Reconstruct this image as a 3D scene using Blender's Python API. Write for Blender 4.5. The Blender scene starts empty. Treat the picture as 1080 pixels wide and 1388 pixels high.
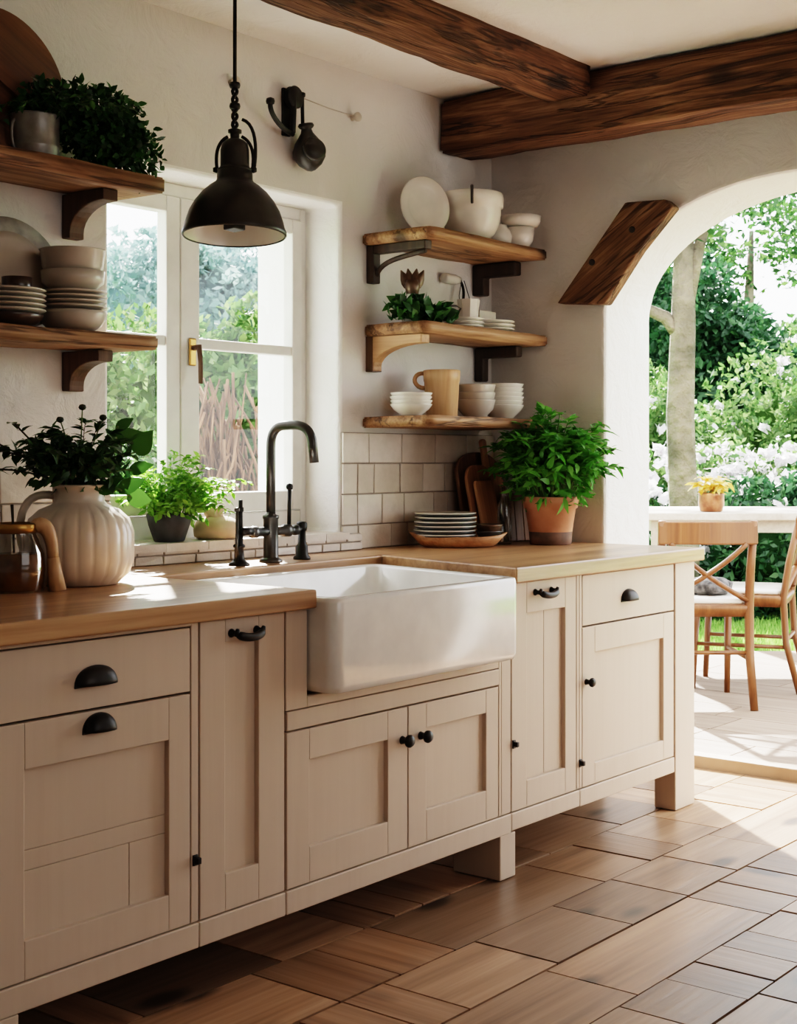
import bpy, bmesh, math, random
from mathutils import Vector, Matrix, noise, Euler
PI = math.pi
C = bpy.context.scene.collection
FL = 0.04            # finished floor height while building; everything is lowered by this at the end
RW = 4.44            # inner face of the arch wall
CF = -0.85           # cabinet front plane
WT = 0.905           # worktop top

# ------------------------------------------------------------------ materials
def new_mat(name):
    m = bpy.data.materials.new(name); m.use_nodes = True
    nt = m.node_tree; nt.nodes.clear()
    out = nt.nodes.new('ShaderNodeOutputMaterial')
    return m, nt, out
def N(nt, t, **kw):
    n = nt.nodes.new(t)
    for k, v in kw.items():
        if k in n.inputs: n.inputs[k].default_value = v
        else: setattr(n, k, v)
    return n
def ramp(nt, stops):
    r = nt.nodes.new('ShaderNodeValToRGB')
    e = r.color_ramp.elements
    while len(e) < len(stops): e.new(0.5)
    for el, (p, c) in zip(e, stops):
        el.position = p; el.color = (*c, 1)
    return r
def pbsdf(nt, rough=0.5, metal=0.0, spec=0.5, coat=0.0):
    b = nt.nodes.new('ShaderNodeBsdfPrincipled')
    b.inputs['Roughness'].default_value = rough
    b.inputs['Metallic'].default_value = metal
    b.inputs['Specular IOR Level'].default_value = spec
    b.inputs['Coat Weight'].default_value = coat
    b.inputs['Coat Roughness'].default_value = 0.1
    return b
def bump(nt, hsock, strength, dist, bsdf):
    b = nt.nodes.new('ShaderNodeBump'); b.inputs['Strength'].default_value = strength
    b.inputs['Distance'].default_value = dist
    nt.links.new(hsock, b.inputs['Height']); nt.links.new(b.outputs[0], bsdf.inputs['Normal'])
def mottled(name, c1, c2, scale=8, rough=0.5, metal=0, bmp=0.0, bscale=60, bdist=0.004, detail=4, coat=0, spec=0.5, lo=0.35, hi=0.65):
    m, nt, out = new_mat(name)
    tc = N(nt, 'ShaderNodeTexCoord')
    n = N(nt, 'ShaderNodeTexNoise', Scale=scale, Detail=detail)
    nt.links.new(tc.outputs['Object'], n.inputs['Vector'])
    r = ramp(nt, [(lo, c1), (hi, c2)])
    nt.links.new(n.outputs['Fac'], r.inputs[0])
    b = pbsdf(nt, rough, metal, spec, coat)
    nt.links.new(r.outputs[0], b.inputs['Base Color'])
    if bmp:
        n2 = N(nt, 'ShaderNodeTexNoise', Scale=bscale, Detail=3)
        nt.links.new(tc.outputs['Object'], n2.inputs['Vector'])
        bump(nt, n2.outputs['Fac'], bmp, bdist, b)
    nt.links.new(b.outputs[0], out.inputs[0])
    return m
def wood(name, dark, mid, light, axis=0, grain=1.0, rough=0.5, bmp=0.25, island=0.0, knots=False, spec=0.4, coat=0.0, contrast=1.0, cracks=False):
    m, nt, out = new_mat(name)
    L = nt.links.new
    tc = N(nt, 'ShaderNodeTexCoord'); oi = N(nt, 'ShaderNodeObjectInfo'); ge = N(nt, 'ShaderNodeNewGeometry')
    add = N(nt, 'ShaderNodeMath', operation='MULTIPLY_ADD'); add.inputs[1].default_value = 37.0; add.inputs[2].default_value = 0
    L(ge.outputs['Random Per Island'] if island else oi.outputs['Random'], add.inputs[0])
    vm = N(nt, 'ShaderNodeVectorMath', operation='ADD'); L(tc.outputs['Object'], vm.inputs[0]); L(add.outputs[0], vm.inputs[1])
    mp = N(nt, 'ShaderNodeMapping')
    s = [14 * grain] * 3; s[axis] = 1.1 * grain; mp.inputs['Scale'].default_value = s
    L(vm.outputs[0], mp.inputs[0])
    n1 = N(nt, 'ShaderNodeTexNoise', Scale=1.0, Detail=6, Roughness=0.6, Distortion=0.9); L(mp.outputs[0], n1.inputs['Vector'])
    mp2 = N(nt, 'ShaderNodeMapping'); s2 = [90 * grain] * 3; s2[axis] = 3 * grain; mp2.inputs['Scale'].default_value = s2
    L(vm.outputs[0], mp2.inputs[0])
    n2 = N(nt, 'ShaderNodeTexNoise', Scale=1.0, Detail=3); L(mp2.outputs[0], n2.inputs['Vector'])
    mx = N(nt, 'ShaderNodeMath', operation='MULTIPLY_ADD'); mx.inputs[1].default_value = 0.35
    L(n2.outputs['Fac'], mx.inputs[0])
    ml = N(nt, 'ShaderNodeMath', operation='MULTIPLY'); ml.inputs[1].default_value = 0.65
    L(n1.outputs['Fac'], ml.inputs[0]); L(ml.outputs[0], mx.inputs[2])
    w = 0.16 / contrast
    r = ramp(nt, [(0.5 - w, dark), (0.5, mid), (0.5 + w, light)]); L(mx.outputs[0], r.inputs[0])
    col = r.outputs[0]
    if island:
        hs = N(nt, 'ShaderNodeHueSaturation')
        mr = N(nt, 'ShaderNodeMapRange'); mr.inputs['To Min'].default_value = 1 - island; mr.inputs['To Max'].default_value = 1 + island
        L(ge.outputs['Random Per Island'], mr.inputs[0]); L(mr.outputs[0], hs.inputs['Value']); L(col, hs.inputs['Color']); col = hs.outputs[0]
    h = mx.outputs[0]
    if knots:
        v = N(nt, 'ShaderNodeTexVoronoi', Scale=1.0); mp3 = N(nt, 'ShaderNodeMapping'); s3 = [5.0] * 3; s3[axis] = 2.2; mp3.inputs['Scale'].default_value = s3
        L(vm.outputs[0], mp3.inputs[0]); L(mp3.outputs[0], v.inputs['Vector'])
        kr = ramp(nt, [(0.0, (0, 0, 0)), (0.10, (0.1, 0.1, 0.1)), (0.2, (1, 1, 1))]); L(v.outputs['Distance'], kr.inputs[0])
        mk = N(nt, 'ShaderNodeMix', data_type='RGBA', blend_type='MULTIPLY'); mk.inputs[0].default_value = 0.85
        L(col, mk.inputs[6]); L(kr.outputs[0], mk.inputs[7]); col = mk.outputs[2]
    if cracks:
        mp4 = N(nt, 'ShaderNodeMapping'); s4 = [7.0] * 3; s4[axis] = .8; mp4.inputs['Scale'].default_value = s4; L(vm.outputs[0], mp4.inputs[0])
        n4 = N(nt, 'ShaderNodeTexNoise', Scale=1.0, Detail=5, Roughness=.55, Distortion=.5); L(mp4.outputs[0], n4.inputs['Vector'])
        cr = ramp(nt, [(.485, (1, 1, 1)), (.496, (.06, .05, .04)), (.504, (.06, .05, .04)), (.515, (1, 1, 1))]); L(n4.outputs['Fac'], cr.inputs[0])
        mk = N(nt, 'ShaderNodeMix', data_type='RGBA', blend_type='MULTIPLY'); mk.inputs[0].default_value = .6
        L(col, mk.inputs[6]); L(cr.outputs[0], mk.inputs[7]); col = mk.outputs[2]
        ad = N(nt, 'ShaderNodeMath', operation='MULTIPLY'); L(h, ad.inputs[0]); L(cr.outputs[0], ad.inputs[1]); h = ad.outputs[0]
    b = pbsdf(nt, rough, 0, spec, coat); L(col, b.inputs['Base Color'])
    if bmp: bump(nt, h, bmp, 0.012 if cracks else 0.01, b)
    L(b.outputs[0], out.inputs[0])
    return m
def plain(name, c, rough=0.5, metal=0, coat=0, spec=0.5):
    d = tuple(x * 0.9 for x in c)
    return mottled(name, d, c, 12, rough, metal, coat=coat, spec=spec)
def leafmat(name, c1, c2, c3, trans=0.4, rough=0.45):
    m, nt, out = new_mat(name); L = nt.links.new
    ge = N(nt, 'ShaderNodeNewGeometry')
    r = ramp(nt, [(0.0, c1), (0.55, c2), (1.0, c3)]); L(ge.outputs['Random Per Island'], r.inputs[0])
    b = pbsdf(nt, rough, 0, 0.35); L(r.outputs[0], b.inputs['Base Color'])
    t = N(nt, 'ShaderNodeBsdfTranslucent'); L(r.outputs[0], t.inputs['Color'])
    mx = N(nt, 'ShaderNodeMixShader'); mx.inputs[0].default_value = trans
    L(b.outputs[0], mx.inputs[1]); L(t.outputs[0], mx.inputs[2]); L(mx.outputs[0], out.inputs[0])
    return m
def glassmat(name, tint=(1, 1, 1), refl=0.08, alpha=0.9):
    m, nt, out = new_mat(name); L = nt.links.new
    t = N(nt, 'ShaderNodeBsdfTransparent'); t.inputs[0].default_value = (*[c * alpha for c in tint], 1)
    g = N(nt, 'ShaderNodeBsdfGlossy'); g.inputs['Roughness'].default_value = 0.03
    lw = N(nt, 'ShaderNodeLayerWeight'); lw.inputs[0].default_value = 0.25
    mr = N(nt, 'ShaderNodeMapRange'); mr.inputs['To Min'].default_value = refl * 0.5; mr.inputs['To Max'].default_value = min(1, refl * 6)
    L(lw.outputs['Fresnel'], mr.inputs[0])
    mx = N(nt, 'ShaderNodeMixShader'); L(mr.outputs[0], mx.inputs[0]); L(t.outputs[0], mx.inputs[1]); L(g.outputs[0], mx.inputs[2])
    L(mx.outputs[0], out.inputs[0])
    return m

M = {}
def plaster(name, c1, c2):
    m, nt, out = new_mat(name); L = nt.links.new
    tc = N(nt, 'ShaderNodeTexCoord')
    n0 = N(nt, 'ShaderNodeTexNoise', Scale=2.2, Detail=5); L(tc.outputs['Object'], n0.inputs['Vector'])
    r = ramp(nt, [(0.3, c1), (0.7, c2)]); L(n0.outputs['Fac'], r.inputs[0])
    b = pbsdf(nt, 0.92, 0, 0.2); L(r.outputs[0], b.inputs['Base Color'])
    n1 = N(nt, 'ShaderNodeTexNoise', Scale=7.0, Detail=7, Roughness=0.62, Distortion=0.6); L(tc.outputs['Object'], n1.inputs['Vector'])
    bump(nt, n1.outputs['Fac'], 0.5, 0.03, b)
    L(b.outputs[0], out.inputs[0]); return m
M['plaster'] = plaster('wall_plaster', (.69, .66, .63), (.76, .73, .70))
M['ceil'] = plaster('ceiling_plaster', (.88, .865, .845), (.92, .905, .89))
M['lit_whitewash'] = plaster('lit_limewash', (.88, .87, .85), (.93, .92, .905))  # white-painted reveals and arch jamb, with the glare from outside put into the white
M['paint'] = wood('cabinet_paint', (.525, .42, .33), (.565, .46, .365), (.59, .485, .39), 2, 0.7, 0.5, 0.06, contrast=0.6)
M['dark'] = plain('shadow_gap', (.03, .024, .02), 0.9)
M['worktop'] = wood('worktop_oak', (.24, .12, .052), (.39, .22, .105), (.52, .325, .17), 0, 0.8, 0.34, 0.15, spec=0.5, coat=0.12)
M['shelf'] = wood('shelf_wood', (.15, .068, .028), (.29, .155, .073), (.43, .26, .138), 0, 1.1, 0.6, 0.5, knots=True, contrast=1.2, cracks=True)
M['beam'] = wood('beam_timber_long', (.05, .021, .009), (.125, .055, .024), (.25, .135, .068), 0, 1.5, 0.8, 1.0, knots=True, contrast=1.2, cracks=True)
M['beamy'] = wood('beam_timber_cross', (.05, .021, .009), (.125, .055, .024), (.25, .135, .068), 1, 1.5, 0.8, 1.0, knots=True, contrast=1.2, cracks=True)
M['brace'] = wood('brace_timber', (.06, .027, .012), (.15, .072, .034), (.27, .15, .08), 1, 1.8, 0.8, 1.0, knots=True, contrast=1.2, cracks=True)
M['bracket'] = wood('bracket_dark', (.018, .011, .007), (.035, .02, .013), (.06, .034, .02), 2, 1, 0.55, 0.2)
M['bracketmid'] = wood('bracket_brown', (.05, .024, .012), (.09, .044, .022), (.13, .068, .035), 2, 1, 0.55, 0.2)
M['bracketlight'] = wood('bracket_oak', (.25, .13, .06), (.38, .215, .105), (.48, .29, .15), 1, 1, 0.55, 0.2)
M['floorx'] = wood('floor_long', (.13, .07, .037), (.285, .17, .098), (.41, .265, .168), 0, 0.6, 0.34, 0.3, island=0.42, knots=True, spec=0.5, contrast=0.8)
M['floory'] = wood('floor_cross', (.12, .06, .031), (.265, .15, .083), (.39, .245, .15), 1, 0.6, 0.34, 0.3, island=0.42, knots=True, spec=0.5, contrast=0.8)
M['grout'] = plain('floor_joint', (.055, .033, .02), 0.9)
M['ceramic'] = plain('white_fireclay', (.86, .85, .82), 0.16, coat=0.5)
M['cream'] = mottled('cream_glaze', (.60, .52, .43), (.70, .62, .53), 6, 0.35, coat=0.3)
M['china'] = plain('white_china', (.80, .75, .68), 0.25, coat=0.3)
M['stoneware'] = mottled('grey_stoneware', (.42, .37, .31), (.52, .465, .40), 9, 0.3, coat=0.3)
M['darkclay'] = plain('dark_clay', (.05, .025, .016), 0.3, coat=0.3)
M['platerim'] = plain('dark_plate', (.06, .06, .06), 0.3)
M['iron'] = mottled('black_iron', (.014, .012, .011), (.03, .027, .025), 20, 0.42, 0.6)
M['lampmetal'] = mottled('lamp_iron', (.028, .025, .021), (.05, .045, .038), 9, 0.4, 0.55)
M['gunmetal'] = mottled('gunmetal', (.06, .058, .055), (.11, .105, .10), 14, 0.32, 0.85)
M['reflector'] = plain('silvered_reflector', (.85, .81, .76), 0.4, 0.3)
M['zinc'] = mottled('galvanised_zinc', (.23, .22, .20), (.40, .385, .36), 14, 0.4, 0.6, bmp=0.2, bscale=20)
M['brass'] = plain('aged_brass', (.42, .25, .08), 0.35, 0.9)
M['terracotta'] = mottled('terracotta', (.40, .165, .085), (.55, .27, .16), 9, 0.8, bmp=0.2, bscale=50)
M['terradark'] = mottled('terracotta_stained', (.08, .045, .03), (.20, .10, .06), 12, 0.8)
M['soil'] = plain('soil', (.03, .02, .013), 1)
M['blackpot'] = mottled('charcoal_pot', (.03, .03, .033), (.055, .055, .06), 20, 0.6)
M['clay'] = mottled('pale_clay', (.50, .36, .24), (.64, .49, .35), 9, 0.8, bmp=0.3, bscale=30)
M['whitepaint'] = plain('white_paint', (.80, .78, .74), 0.45)
M['tile'] = None
def tilemat():
    m, nt, out = new_mat('zellige_tile'); L = nt.links.new
    ge = N(nt, 'ShaderNodeNewGeometry'); tc = N(nt, 'ShaderNodeTexCoord')
    r = ramp(nt, [(0.0, (.50, .43, .36)), (.5, (.60, .53, .46)), (1, (.68, .62, .55))]); L(ge.outputs['Random Per Island'], r.inputs[0])
    n = N(nt, 'ShaderNodeTexNoise', Scale=14.0, Detail=5, Roughness=0.6); L(tc.outputs['Object'], n.inputs['Vector'])
    rr = ramp(nt, [(0.3, (.82, .80, .78)), (.6, (1, 1, 1))]); L(n.outputs['Fac'], rr.inputs[0])
    mk = N(nt, 'ShaderNodeMix', data_type='RGBA', blend_type='MULTIPLY'); mk.inputs[0].default_value = 0.8
    L(r.outputs[0], mk.inputs[6]); L(rr.outputs[0], mk.inputs[7])
    b = pbsdf(nt, 0.35, 0, 0.5); L(mk.outputs[2], b.inputs['Base Color'])
    bump(nt, n.outputs['Fac'], 0.3, 0.012, b); L(b.outputs[0], out.inputs[0]); return m
M['tile'] = tilemat()
M['joint'] = plain('tile_joint', (.33, .28, .235), 0.9)
M['pitcher'] = wood('pitcher_wood', (.42, .24, .12), (.54, .34, .18), (.62, .42, .25), 2, 1, 0.45, 0.05)
M['trencher'] = wood('trencher_wood', (.30, .13, .055), (.44, .22, .10), (.55, .30, .15), 0, 1.2, 0.45, 0.15)
M['board1'] = wood('board_dark', (.085, .036, .017), (.15, .068, .034), (.22, .11, .058), 2, 1.2, 0.5, 0.1)
M['board2'] = wood('board_brown', (.20, .085, .038), (.31, .145, .07), (.41, .21, .11), 2, 1.2, 0.5, 0.1)
M['roundboard'] = wood('round_board', (.07, .026, .011), (.14, .055, .022), (.22, .095, .042), 0, 0.8, 0.5, 0.2)
M['chairwood'] = wood('chair_beech', (.10, .035, .010), (.145, .055, .017), (.19, .08, .028), 2, 1.0, 0.4, 0.1)
M['tablewood'] = wood('table_bleached', (.40, .33, .26), (.48, .41, .33), (.56, .49, .41), 0, 0.8, 0.6, 0.1)
M['fur'] = mottled('grey_fur', (.03, .028, .027), (.15, .14, .135), 30, 0.95, bmp=0.8, bscale=120)
M['leather'] = plain('dark_leather', (.03, .018, .013), 0.6)
M['bronze'] = mottled('brown_bronze', (.06, .03, .018), (.20, .13, .08), 18, 0.4, 0.3)
M['lichen'] = mottled('grey_platter', (.30, .29, .27), (.50, .48, .45), 25, 0.6, bmp=0.3, bscale=60)
M['glass'] = glassmat('window_glass', (1, 1, 1), 0.05, 0.96)
M['clearglass'] = glassmat('clear_glass', (.97, .97, .95), 0.12, 0.9)
M['oil'] = mottled('amber_oil', (.06, .018, .003), (.25, .095, .015), 10, 0.15, spec=0.6)
M['bark'] = mottled('tree_bark', (.045, .04, .022), (.20, .165, .115), 3.5, 0.9, bmp=1, bscale=14, bdist=0.05, detail=7)
M['vine'] = mottled('dry_vine', (.05, .024, .012), (.17, .095, .052), 9, 0.9)
M['stem'] = plain('green_stem', (.10, .16, .04), 0.6)
M['darkstem'] = plain('brown_stem', (.045, .03, .015), 0.7)
M['bud'] = plain('dark_bud', (.03, .035, .012), 0.7)
M['petal'] = leafmat('white_petal', (.80, .74, .80), (.88, .85, .86), (.95, .93, .92), 0.4)
M['yellowleaf'] = leafmat('yellow_leaf', (.60, .36, .05), (.75, .52, .10), (.85, .72, .35), 0.4)
M['basil'] = leafmat('basil_leaf', (.045, .16, .015), (.085, .28, .03), (.18, .42, .07), 0.35)
M['herb'] = leafmat('herb_leaf', (.10, .26, .02), (.20, .42, .05), (.36, .60, .13), 0.45)
M['box'] = leafmat('dark_leaf', (.012, .045, .008), (.028, .095, .018), (.055, .16, .03), 0.2)
M['euc'] = leafmat('bouquet_leaf', (.012, .04, .01), (.03, .085, .02), (.06, .15, .04), 0.2)
M['broad'] = leafmat('broad_leaf', (.03, .085, .014), (.05, .13, .022), (.07, .17, .03), 0.3)
M['gardenmid'] = leafmat('garden_mid', (0.0193, 0.055, 0.0165), (0.044, 0.11, 0.0275), (0.1045, 0.187, 0.0495), 0.4)
M['gardendark'] = leafmat('garden_dark', (0.011, 0.0413, 0.0165), (0.0275, 0.077, 0.0303), (0.0605, 0.132, 0.0495), 0.35)
M['gardenlight'] = leafmat('garden_light', (.05, .12, .03), (.10, .19, .05), (.19, .27, .10), 0.45)
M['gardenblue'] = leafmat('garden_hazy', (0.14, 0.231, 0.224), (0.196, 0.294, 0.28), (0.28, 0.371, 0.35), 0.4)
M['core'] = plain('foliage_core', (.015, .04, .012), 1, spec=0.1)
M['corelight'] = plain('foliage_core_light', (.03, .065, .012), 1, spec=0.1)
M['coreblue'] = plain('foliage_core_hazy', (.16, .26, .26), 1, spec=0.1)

# ------------------------------------------------------------------ mesh builder
class MB:
    def __init__(s): s.v = []; s.f = []; s.sm = []
    def add(s, vs, fs, smooth=False, T=None):
        o = len(s.v)
        if T is not None: vs = [T @ Vector(v) for v in vs]
        s.v += [tuple(v) for v in vs]
        s.f += [tuple(i + o for i in f) for f in fs]; s.sm += [smooth] * len(fs); return s
    def box(s, x0, x1, y0, y1, z0, z1, T=None):
        vs = [(x, y, z) for x in (x0, x1) for y in (y0, y1) for z in (z0, z1)]
        return s.add(vs, [(0, 1, 3, 2), (4, 6, 7, 5), (0, 4, 5, 1), (2, 3, 7, 6), (0, 2, 6, 4), (1, 5, 7, 3)], False, T)
    def lathe(s, prof, c=(0, 0, 0), seg=32, T=None, rfun=None, smooth=True):
        vs = []; fs = []; n = len(prof); idx = []
        for i, (r, z) in enumerate(prof):
            if r < 1e-6: idx.append([len(vs)] * seg); vs.append((c[0], c[1], c[2] + z))
            else:
                row = []
                for k in range(seg):
                    a = 2 * PI * k / seg; q = r * (rfun(a, i) if rfun else 1)
                    row.append(len(vs)); vs.append((c[0] + q * math.cos(a), c[1] + q * math.sin(a), c[2] + z))
                idx.append(row)
        for i in range(n - 1):
            a, b = idx[i], idx[i + 1]
            for k in range(seg):
                q = [a[k], a[(k + 1) % seg], b[(k + 1) % seg], b[k]]
                u = []
                for t in q:
                    if t not in u: u.append(t)
                if len(u) > 2: fs.append(tuple(u))
        return s.add(vs, fs, smooth, T)
    def tube(s, pts, r, seg=8, caps=True, T=None, flat=1.0):
        pts = [Vector(p) for p in pts]; n = len(pts)
        rs = r if isinstance(r, (list, tuple)) else [r] * n
        vs = []; fs = []; up = None
        for i, p in enumerate(pts):
            t = (pts[min(i + 1, n - 1)] - pts[max(i - 1, 0)]).normalized()
            if up is None:
                up = Vector((0, 0, 1)) if abs(t.z) < 0.9 else Vector((1, 0, 0))
            a = (up - t * up.dot(t)).normalized(); up = a; b = t.cross(a)
            for k in range(seg):
                an = 2 * PI * k / seg
                vs.append(p + a * (rs[i] * math.cos(an)) + b * (rs[i] * flat * math.sin(an)))
        for i in range(n - 1):
            for k in range(seg):
                fs.append((i * seg + k, i * seg + (k + 1) % seg, (i + 1) * seg + (k + 1) % seg, (i + 1) * seg + k))
        if caps: fs.append(tuple(range(seg))[::-1]); fs.append(tuple(range((n - 1) * seg, n * seg)))
        return s.add(vs, fs, True, T)
    def prism(s, poly, axis, a, b, T=None):
        # poly: 2-D outline, extruded along axis from a to b
        def P(u, v, w): return {0: (w, u, v), 1: (u, w, v), 2: (u, v, w)}[axis]
        n = len(poly); vs = [P(u, v, a) for u, v in poly] + [P(u, v, b) for u, v in poly]
        fs = [tuple(range(n))[::-1], tuple(range(n, 2 * n))] + [(i, (i + 1) % n, n + (i + 1) % n, n + i) for i in range(n)]
        return s.add(vs, fs, False, T)
    def loops(s, L, smooth=True, cap0=True, cap1=True):
        n = len(L[0]); vs = [p for l in L for p in l]; fs = []
        for i in range(len(L) - 1):
            for k in range(n): fs.append((i * n + k, i * n + (k + 1) % n, (i + 1) * n + (k + 1) % n, (i + 1) * n + k))
        if cap0: fs.append(tuple(range(n))[::-1])
        if cap1: fs.append(tuple(range((len(L) - 1) * n, len(L) * n)))
        return s.add(vs, fs, smooth)
    def leaf(s, b, d, up, L, W, curl=0.3, n=3, fold=0.25):
        b = Vector(b); d = Vector(d).normalized(); up = Vector(up)
        side = d.cross(up)
        if side.length < 1e-3: side = d.cross(Vector((1, 0.3, 0)))
        side.normalize(); nm = side.cross(d).normalized()
        vs = []; fs = []
        for i in range(n + 1):
            t = i / n; w = W * 0.5 * math.sin(PI * (0.06 + 0.94 * t) ** 0.8) if i < n else W * 0.02
            c = b + d * (L * t) - nm * (curl * L * t * t)
            vs += [c + side * w + nm * (w * fold), c, c - side * w + nm * (w * fold)]
        for i in range(n):
            o = i * 3; fs += [(o, o + 1, o + 4, o + 3), (o + 1, o + 2, o + 5, o + 4)]
        return s.add(vs, fs, True)
    def card(s, c, a, b):   # a small pointed leaf, one face
        c = Vector(c); o = len(s.v)
        s.v += [tuple(c - a), tuple(c + b), tuple(c + a), tuple(c - b)]; s.f.append((o, o + 1, o + 2, o + 3)); s.sm.append(False)
    def build(s, name, mat, parent=None, loc=None, bevel=0, seg=2, ang=35, solid=0, subsurf=0):
        off = Vector((0, 0, 0))
        p = parent
        while p is not None: off += p.location; p = p.parent
        if loc is not None: off += Vector(loc)
        me = bpy.data.meshes.new(name)
        me.from_pydata([(v[0] - off.x, v[1] - off.y, v[2] - off.z) for v in s.v], [], s.f)
        me.polygons.foreach_set('use_smooth', s.sm); me.update()
        if bevel or True:
            bm = bmesh.new(); bm.from_mesh(me)
            if len(bm.verts) < 60000: bmesh.ops.recalc_face_normals(bm, faces=bm.faces)
            bm.to_mesh(me); bm.free()
        mats = mat if isinstance(mat, list) else [mat]
        for m_ in mats: me.materials.append(m_)
        o = bpy.data.objects.new(name, me); C.objects.link(o)
        if parent: o.parent = parent
        if loc is not None: o.location = loc
        if solid:
            k = o.modifiers.new('solid', 'SOLIDIFY'); k.thickness = solid; k.offset = 0
        if bevel:
            k = o.modifiers.new('bevel', 'BEVEL'); k.width = bevel; k.segments = seg; k.limit_method = 'ANGLE'; k.angle_limit = math.radians(ang)
        if subsurf:
            k = o.modifiers.new('sub', 'SUBSURF'); k.levels = subsurf; k.render_levels = subsurf
        return o
def tag(o, label=None, cat=None, group=None, kind=None):
    if label: o['label'] = label
    if cat: o['category'] = cat
    if group: o['group'] = group
    if kind: o['kind'] = kind
    return o
def empty(name, loc, label=None, cat=None, group=None, kind=None):
    o = bpy.data.objects.new(name, None); C.objects.link(o); o.location = loc; o.empty_display_size = 0.05
    return tag(o, label, cat, group, kind)
def copy_tree(o, parent=None):
    c = o.copy(); C.objects.link(c); c.parent = parent
    for ch in list(o.children): copy_tree(ch, c)
    return c
def rr(x0, x1, y0, y1, r, z, n=6):
    pts = []
    for cx, cy, a0 in ((x1 - r, y1 - r, 0), (x0 + r, y1 - r, PI / 2), (x0 + r, y0 + r, PI), (x1 - r, y0 + r, 1.5 * PI)):
        for k in range(n + 1):
            a = a0 + PI / 2 * k / n; pts.append((cx + r * math.cos(a), cy + r * math.sin(a), z))
    return pts
def rv(rng): 
    while True:
        v = Vector((rng.uniform(-1, 1), rng.uniform(-1, 1), rng.uniform(-1, 1)))
        if 0.05 < v.length < 1: return v.normalized()
def bez(p, n=10):
    p = [Vector(q) for q in p]; out = []
    for i in range(n + 1):
        t = i / n; q = list(p)
        while len(q) > 1: q = [a.lerp(b, t) for a, b in zip(q, q[1:])]
        out.append(q[0])
    return out

# ------------------------------------------------------------------ room shell
def struct(o): o['kind'] = 'structure'; return o
WX0, WX1, WZ0, WZ1, WTK = 2.593, 3.564, 0.962, 2.04, 0.38
RX0, RY0, CZ = -1.4, -5.2, 2.50
def wall_sink():
    mb = MB()
    xs = [RX0, WX0, WX1, RW + .33]; zs = [0, WZ0, WZ1, CZ]
    for yy, flip in ((0, 0), (WTK, 1)):
        for i in range(3):
            for j in range(3):
                if i == 1 and j == 1: continue
                q = [(xs[i], yy, zs[j]), (xs[i + 1], yy, zs[j]), (xs[i + 1], yy, zs[j + 1]), (xs[i], yy, zs[j + 1])]
                mb.add(q, [(0, 1, 2, 3)])
    for a, b in (((WX0, WZ0), (WX1, WZ0)), ((WX1, WZ0), (WX1, WZ1)), ((WX1, WZ1), (WX0, WZ1)), ((WX0, WZ1), (WX0, WZ0)),
                 ((RX0, 0), (RW + .33, 0)), ((RX0, CZ), (RW + .33, CZ)), ((RX0, 0), (RX0, WZ0)), ((RX0, WZ0), (RX0, WZ1)), ((RX0, WZ1), (RX0, CZ)), ((RW + .33, 0), (RW + .33, WZ0)), ((RW + .33, WZ0), (RW + .33, WZ1)), ((RW + .33, WZ1), (RW + .33, CZ)), ((WX0, 0), (WX1, 0))):
        if a == (WX0, 0): continue
        mb.add([(a[0], 0, a[1]), (b[0], 0, b[1]), (b[0], WTK, b[1]), (a[0], WTK, a[1])], [(0, 1, 2, 3)])
    o = mb.build('wall_left', [M['plaster'], M['lit_whitewash']])
    bm = bmesh.new(); bm.from_mesh(o.data); bmesh.ops.remove_doubles(bm, verts=bm.verts, dist=1e-5); bmesh.ops.recalc_face_normals(bm, faces=bm.faces); bm.to_mesh(o.data); bm.free()
    for p in o.data.polygons:
        c = p.center; p.material_index = 1 if (.01 < c.y < WTK - .01 and WX0 - .01 < c.x < WX1 + .01 and WZ0 - .01 < c.z < WZ1 + .01) else 0
    k = o.modifiers.new('bevel', 'BEVEL'); k.width = .014; k.segments = 3; k.limit_method = 'ANGLE'; k.angle_limit = math.radians(60); k.material = 1
    return struct(o)
wall_sink()
AY0, AY1, AZC, AA, AB, WRT = -0.491, -1.909, 1.72, 0.709, 0.42, 0.33
def wall_arch():
    mb = MB(); n = 32
    arc = [(-1.2 + AA * math.cos(PI * k / n), AZC + AB * math.sin(PI * k / n)) for k in range(n + 1)]
    for xx in (RW, RW + WRT):
        q = [[(0, 0), (AY0, 0), (AY0, AZC), (0, AZC)], [(0, AZC), (AY0, AZC), (AY0, CZ), (0, CZ)],
             [(AY1, 0), (RY0, 0), (RY0, AZC), (AY1, AZC)], [(AY1, AZC), (RY0, AZC), (RY0, CZ), (AY1, CZ)]]
        for k in range(n): q.append([arc[k], arc[k + 1], (arc[k + 1][0], CZ), (arc[k][0], CZ)])
        for p in q: mb.add([(xx, y, z) for y, z in p], [(0, 1, 2, 3)])
    edge = [(AY0, 0)] + arc + [(AY1, 0)]
    for a, b in zip(edge, edge[1:]):
        mb.add([(RW, *a), (RW, *b), (RW + WRT, *b), (RW + WRT, *a)], [(0, 1, 2, 3)])
    o = mb.build('wall_right', [M['plaster'], M['lit_whitewash']])
    bm = bmesh.new(); bm.from_mesh(o.data); bmesh.ops.remove_doubles(bm, verts=bm.verts, dist=1e-5); bmesh.ops.recalc_face_normals(bm, faces=bm.faces); bm.to_mesh(o.data); bm.free()
    k = o.modifiers.new('bevel', 'BEVEL'); k.width = .014; k.segments = 3; k.limit_method = 'ANGLE'; k.angle_limit = math.radians(60)
    for p in o.data.polygons: p.material_index = 1 if RW + .01 < p.center.x < RW + WRT - .01 else 0
    return struct(o)
wall_arch()
struct(MB().box(RX0 - .2, RW + .33, RY0 - .2, WTK, CZ, CZ + .15).build('ceiling', M['ceil']))
struct(MB().box(RX0 - .2, RX0, RY0, 0, 0, CZ).build('wall_near', M['plaster']))
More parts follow.
